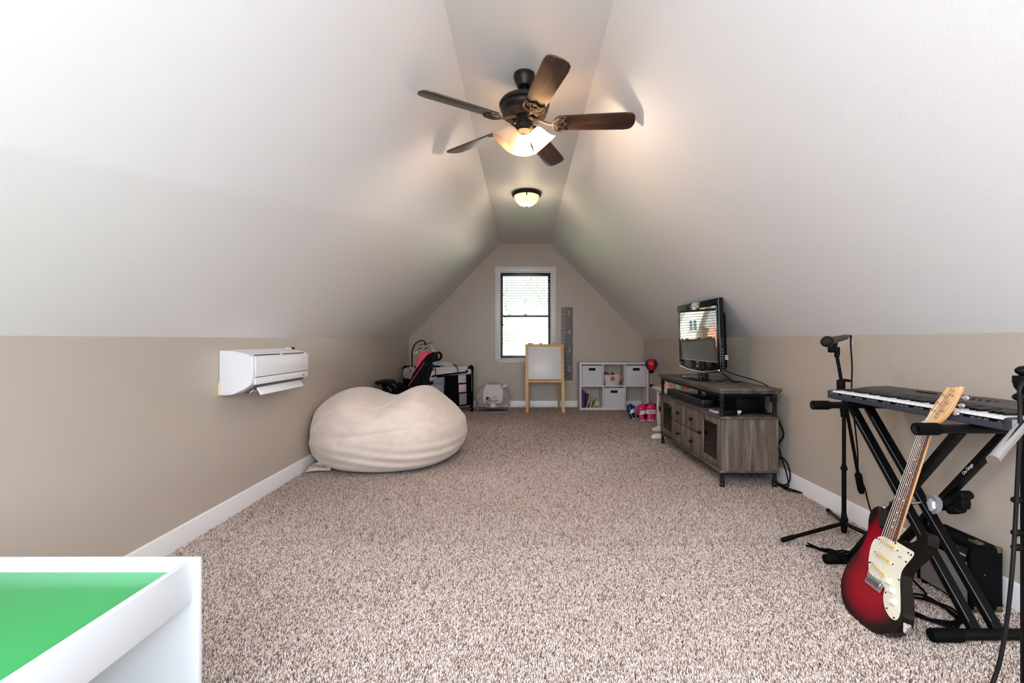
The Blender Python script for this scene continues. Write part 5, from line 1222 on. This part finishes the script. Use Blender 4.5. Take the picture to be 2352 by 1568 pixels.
ink = mat('black_ink', (24, 18, 14), .6)
for i, ch in enumerate('DANELECTRO'):
    t = i/9; a = .7708+(.6644-.7708)*t; c = .0316+(.0071-.0316)*t
    text(ch, .0142-.002*t, ink, hd_, T(c, a, .0027) @ rotz(R(-7)), 'letter', .0002, local=True)
ax_ = Vector((.0245, .1064, 0)).normalized(); nx_ = Vector((ax_.y, -ax_.x, 0)); c0, c1 = Vector((.0066, .659, .003)), Vector((.0325, .7775, .003))
b = B(); f1 = [c0-nx_*.0062+ax_*.006, c0-nx_*.006, c0+nx_*.005, c0+nx_*.0058+ax_*.006, c1+nx_*.0098-ax_*.034]; b.tube(f1, .00045, 5)
b.tube([c0-nx_*.0062+ax_*.006, c1-nx_*.0088], .00045, 5); b.tube(smooth_path([c1-nx_*.0088, c1+nx_*.001+ax_*.0035, c1+nx_*.0105, c1+nx_*.0095-ax_*.009], 4), .0006, 5); b.build('logo_frame', ink, hd_, local=True)
steel = mat('string_steel', (190, 186, 180), .3, metal=.9)
for i in range(6):
    a, wa = nx(.634); xs = -.026+.0105*i; xn = a-.0165+.0066*i; pk = pegs[[2, 1, 0, 3, 4, 5][i]]
    sx_ = (1 if i < 3 else -1)*.003
    B().tube([(xs, .004, .0135), (xn, .634, .0125), (pk[1]+sx_, pk[0], .008)], (.00075, .00068, .0006, .0005, .0004, .0004)[i], 5).build('string', steel, gt, local=True)
B().prism(rrect(.046, .03, .008), 0, .0015, frame((.1475, -.078, -.0215), (-.35, .94, 0), (0, 0, 1), (.94, .35, 0)) @ T(0, 0, .003), .0004).build('jack_plate', chrome, gt, local=True)
B().lathe([(.004, 0), (.0075, 0), (.0075, .004), (.005, .006), (0, .006)], 14, frame((.1475, -.078, -.0215), (-.35, .94, 0), (0, 0, 1), (.94, .35, 0))).build('jack_socket', chrome, gt, local=True)
for p_, d_ in (((-.098, .2645, -.02), (0, 1, 0)), ((.0, -.1685, -.02), (0, -1, 0))):
    d_ = Vector(d_); B().lathe([(.006, 0), (.003, .004), (.003, .009), (.0065, .012), (0, .013)], 14, frame(p_, (0, 0, 1), d_.cross(Vector((0, 0, 1))), d_)).build('strap_button', chrome, gt, local=True)

# ------------------------------------------------------------------ stand at the frame edge
QX, QY = 1.386, 1.25
ms2 = thing('boom_stand', 'black upright stand carrying a chrome boom tube at the room edge', 'stand', (QX, QY, 0))
B().lathe([(0, 0), (.135, 0), (.138, .008), (.12, .022), (.03, .032), (.018, .05), (0, .05)], 36, T(QX, QY, 0)).build('round_base', satin, ms2)
B().cyl((QX, QY, .03), (QX, QY, .80), .0145, n=20).build('pole', satin, ms2)
B().cyl((QX, QY, .78), (QX, QY, 1.0), .011, n=18).build('inner_pole', satin, ms2)
b = B()
for z_ in (.635, .545, .505):
    b = B(); b.cyl((QX-.012, QY, z_), (QX-.022, QY, z_), .007, n=10); b.ball((QX-.030, QY, z_), (.016, .010, .0095), 14, 8); b.build('wing_nut', black_pl, ms2)
b = B(); b.cyl((QX, QY, .955), (QX, QY, .975), .03, n=16); b.ball((QX-.012, QY-.005, .918), (.032, .02, .014), 14, 8); b.ball((QX-.006, QY, .99), (.026, .018, .014), 14, 8); b.ball((QX-.014, QY, .955), (.018, .02, .025), 14, 8); b.build('boom_clutch', black_pl, ms2)
B().tube(smooth_path([(QX-.004, QY-.022, .99), (QX-.014, QY-.026, .955), (QX-.004, QY-.022, .915)], 5), .004, 6).build('clutch_ring', black_m, ms2)
e0_, e1_ = at(2281, 1056, 1.135), at(2420, 893, 1.34); dd = (e1_-e0_).normalized()
tb2 = B().tube([e0_, e1_, e1_+dd*.2], .0125, 24).build('boom_tube', chrome, ms2)
B().tube([e0_-dd*.001, e0_+dd*.004], .0131, 24).build('tube_collar', chrome, tb2)
B().lathe([(.03, 0), (.034, .01), (.034, .03), (.03, .04)], 18, frame(e1_-dd*.02, dd.orthogonal().normalized(), dd.cross(dd.orthogonal().normalized()), dd)).build('boom_socket', black_pl, ms2)
B().tube(smooth_path([(QX, QY, .96), (QX+.02, QY+.03, .955), e1_], 4), .010, 10).build('boom_link', black_m, ms2)
tag(B().tube(smooth_path([Vector((QX-.012, QY-.02, .975)), at(2343, 890, 1.225), at(2343, 940, 1.225), at(2342, 1000, 1.22), at(2336, 1120, 1.22), at(2331, 1220, 1.22), at(2324, 1320, 1.21), at(2312, 1430, 1.21), at(2296, 1520, 1.21), at(2276, 1580, 1.21), Vector((1.20, 1.20, .05)), Vector((1.14, 1.17, .008)), Vector((1.05, 1.10, .008)), Vector((1.10, 1.0, .008))], 8), .0048, 10).build('hanging_cable', mat('dark_brown_rubber', (15, 11, 11), .55, spec=.2)), 'dark cable hanging down from the chrome boom stand to the carpet', 'cable')

# ------------------------------------------------------------------ outside the window
grass = mat('lawn', (92, 118, 62), .95, var=(3, .25))
tag(B().b2(-60, 60, 8.2, 90, -3.4, -3.2).build('ground', grass), kind='structure')
siding, nt, bs = newmat('cream_siding'); inp(bs, rough=.7); bs.inputs['Base Color'].default_value = (*lin((232, 214, 200)), 1)
brickm, nt, bs = newmat('red_brick'); inp(bs, rough=.85)
bt = nt.nodes.new('ShaderNodeTexBrick'); bt.inputs['Color1'].default_value = (*lin((178, 108, 82)), 1); bt.inputs['Color2'].default_value = (*lin((204, 140, 108)), 1); bt.inputs['Mortar'].default_value = (*lin((214, 200, 186)), 1)
bt.inputs['Scale'].default_value = 4.5; nt.links.new(nodes_coord(nt, rot=(R(90), 0, 0)), bt.inputs['Vector']); nt.links.new(bt.outputs['Color'], bs.inputs['Base Color'])
roofm = mat('pale_shingles', (150, 144, 142), .9, var=(6, .2)); roofl = mat('light_roof', (236, 232, 228), .8, var=(4, .08))
glassd = mat('dark_window_glass', (70, 96, 96), .1)
Mh = lambda y: frame((0, y, 0), (1, 0, 0), (0, 0, 1), (0, -1, 0))
h1 = thing('neighbour_house', 'neighbouring house with cream gable and brick wall seen outside the window', 'house', (-20, 48, -3.2))
B().prism([(-15.6, -3.2), (-15.6, .9), (-19.3, 7.6), (-23, .9), (-23, -3.2)], -8, 0, Mh(48), 0).build('gable_wall', siding, h1)
B().prism([(-28, -3.2), (-18.9, -3.2), (-18.9, 1.6), (-22, 8.6), (-28, 8.6)], -8, 0, Mh(47), 0).build('brick_wall', brickm, h1)
for p0, p1, y, w in (((-18.7, 1.2), (-22, 8.8), 46.9, .75), ((-15.2, .4), (-19.3, 7.9), 47.9, .45), ((-23.4, .4), (-19.3, 7.9), 47.9, .45)):
    B().bar((p0[0], y, p0[1]), (p1[0], y, p1[1]), w, .9, (0, 1, 0)).build('roof', roofm, h1)
for x0, x1, z0, z1, y in ((-18.3, -17.3, .95, 2.25, 47.98), (-20.75, -19.75, .95, 2.3, 46.98)):
    wf = B().b2(x0, x1, y-.08, y+.02, z0, z1, .02).build('window_frame', trim_m, h1)
    b = B(); mx_ = (x0+x1)/2
    for a0, a1 in ((x0+.1, mx_-.05), (mx_+.05, x1-.1)):
        for k in range(3): zz0 = z0+.1+(z1-z0-.2)*k/3; B().b2(a0, a1, y-.1, y-.07, zz0+.02, zz0+(z1-z0-.2)/3-.02).build('pane', glassd, wf)
h2 = thing('neighbour_roof_house', 'pale roofed house beyond the back window with a steep gable', 'house', (3, 24, -3.2))
B().prism([(-.6, -3.2), (7, -3.2), (7, .7), (-.6, .7)], -6, 0, Mh(22), 0).build('wall', siding, h2)
B().prism([(-1.2, .55), (3, 4.6), (7.4, .6), (7.4, .4), (-1.2, .3)], -6.4, .4, Mh(22), 0).build('roof', roofl, h2)
leafm = mat('leaf_green', (148, 160, 132), .8, var=(9, .3)); barkm = mat('bark', (96, 78, 64), .9)
for i, (x, y, h_, r_) in enumerate(((-3.6, 33, 10.5, 2.7), (3.2, 37, 13, 3.2), (-16.3, 64, 14, 3.6), (11, 38, 11, 3))):
    t = thing('tree', ('green leafy tree left of the pale roof outside the window', 'tall green tree behind the pale roof outside the window', 'green tree behind the brick house outside', 'green tree farthest behind the pale roofed house')[i], 'tree', (x, y, -3.2), 'trees outside the window')
    B().tube([(x, y, -3.2), (x+.1, y, h_*.4-3.2), (x, y+.1, h_*.7-3.2)], [.3, .22, .1], 10).build('trunk', barkm, t)
    rng = random.Random(i); b = B()
    for k in range(1100):
        d = Vector((rng.gauss(0, 1), rng.gauss(0, 1), rng.gauss(0, 1))).normalized()*r_*rng.uniform(.55, 1.05)
        c = Vector((x, y, h_*.62-3.2))+Vector((d.x, d.y, d.z*1.25)); s = rng.uniform(.10, .22)
        a, e = rng.uniform(0, 6.3), rng.uniform(-1, 1); uu = Vector((math.cos(a), math.sin(a), e)).normalized(); vv = uu.orthogonal().normalized()
        b.add([c-uu*s, c+vv*s*.5, c+uu*s, c-vv*s*.5], [(0, 1, 2, 3)])
    tag(b.build('foliage', leafm, t, normals=False), kind='stuff')
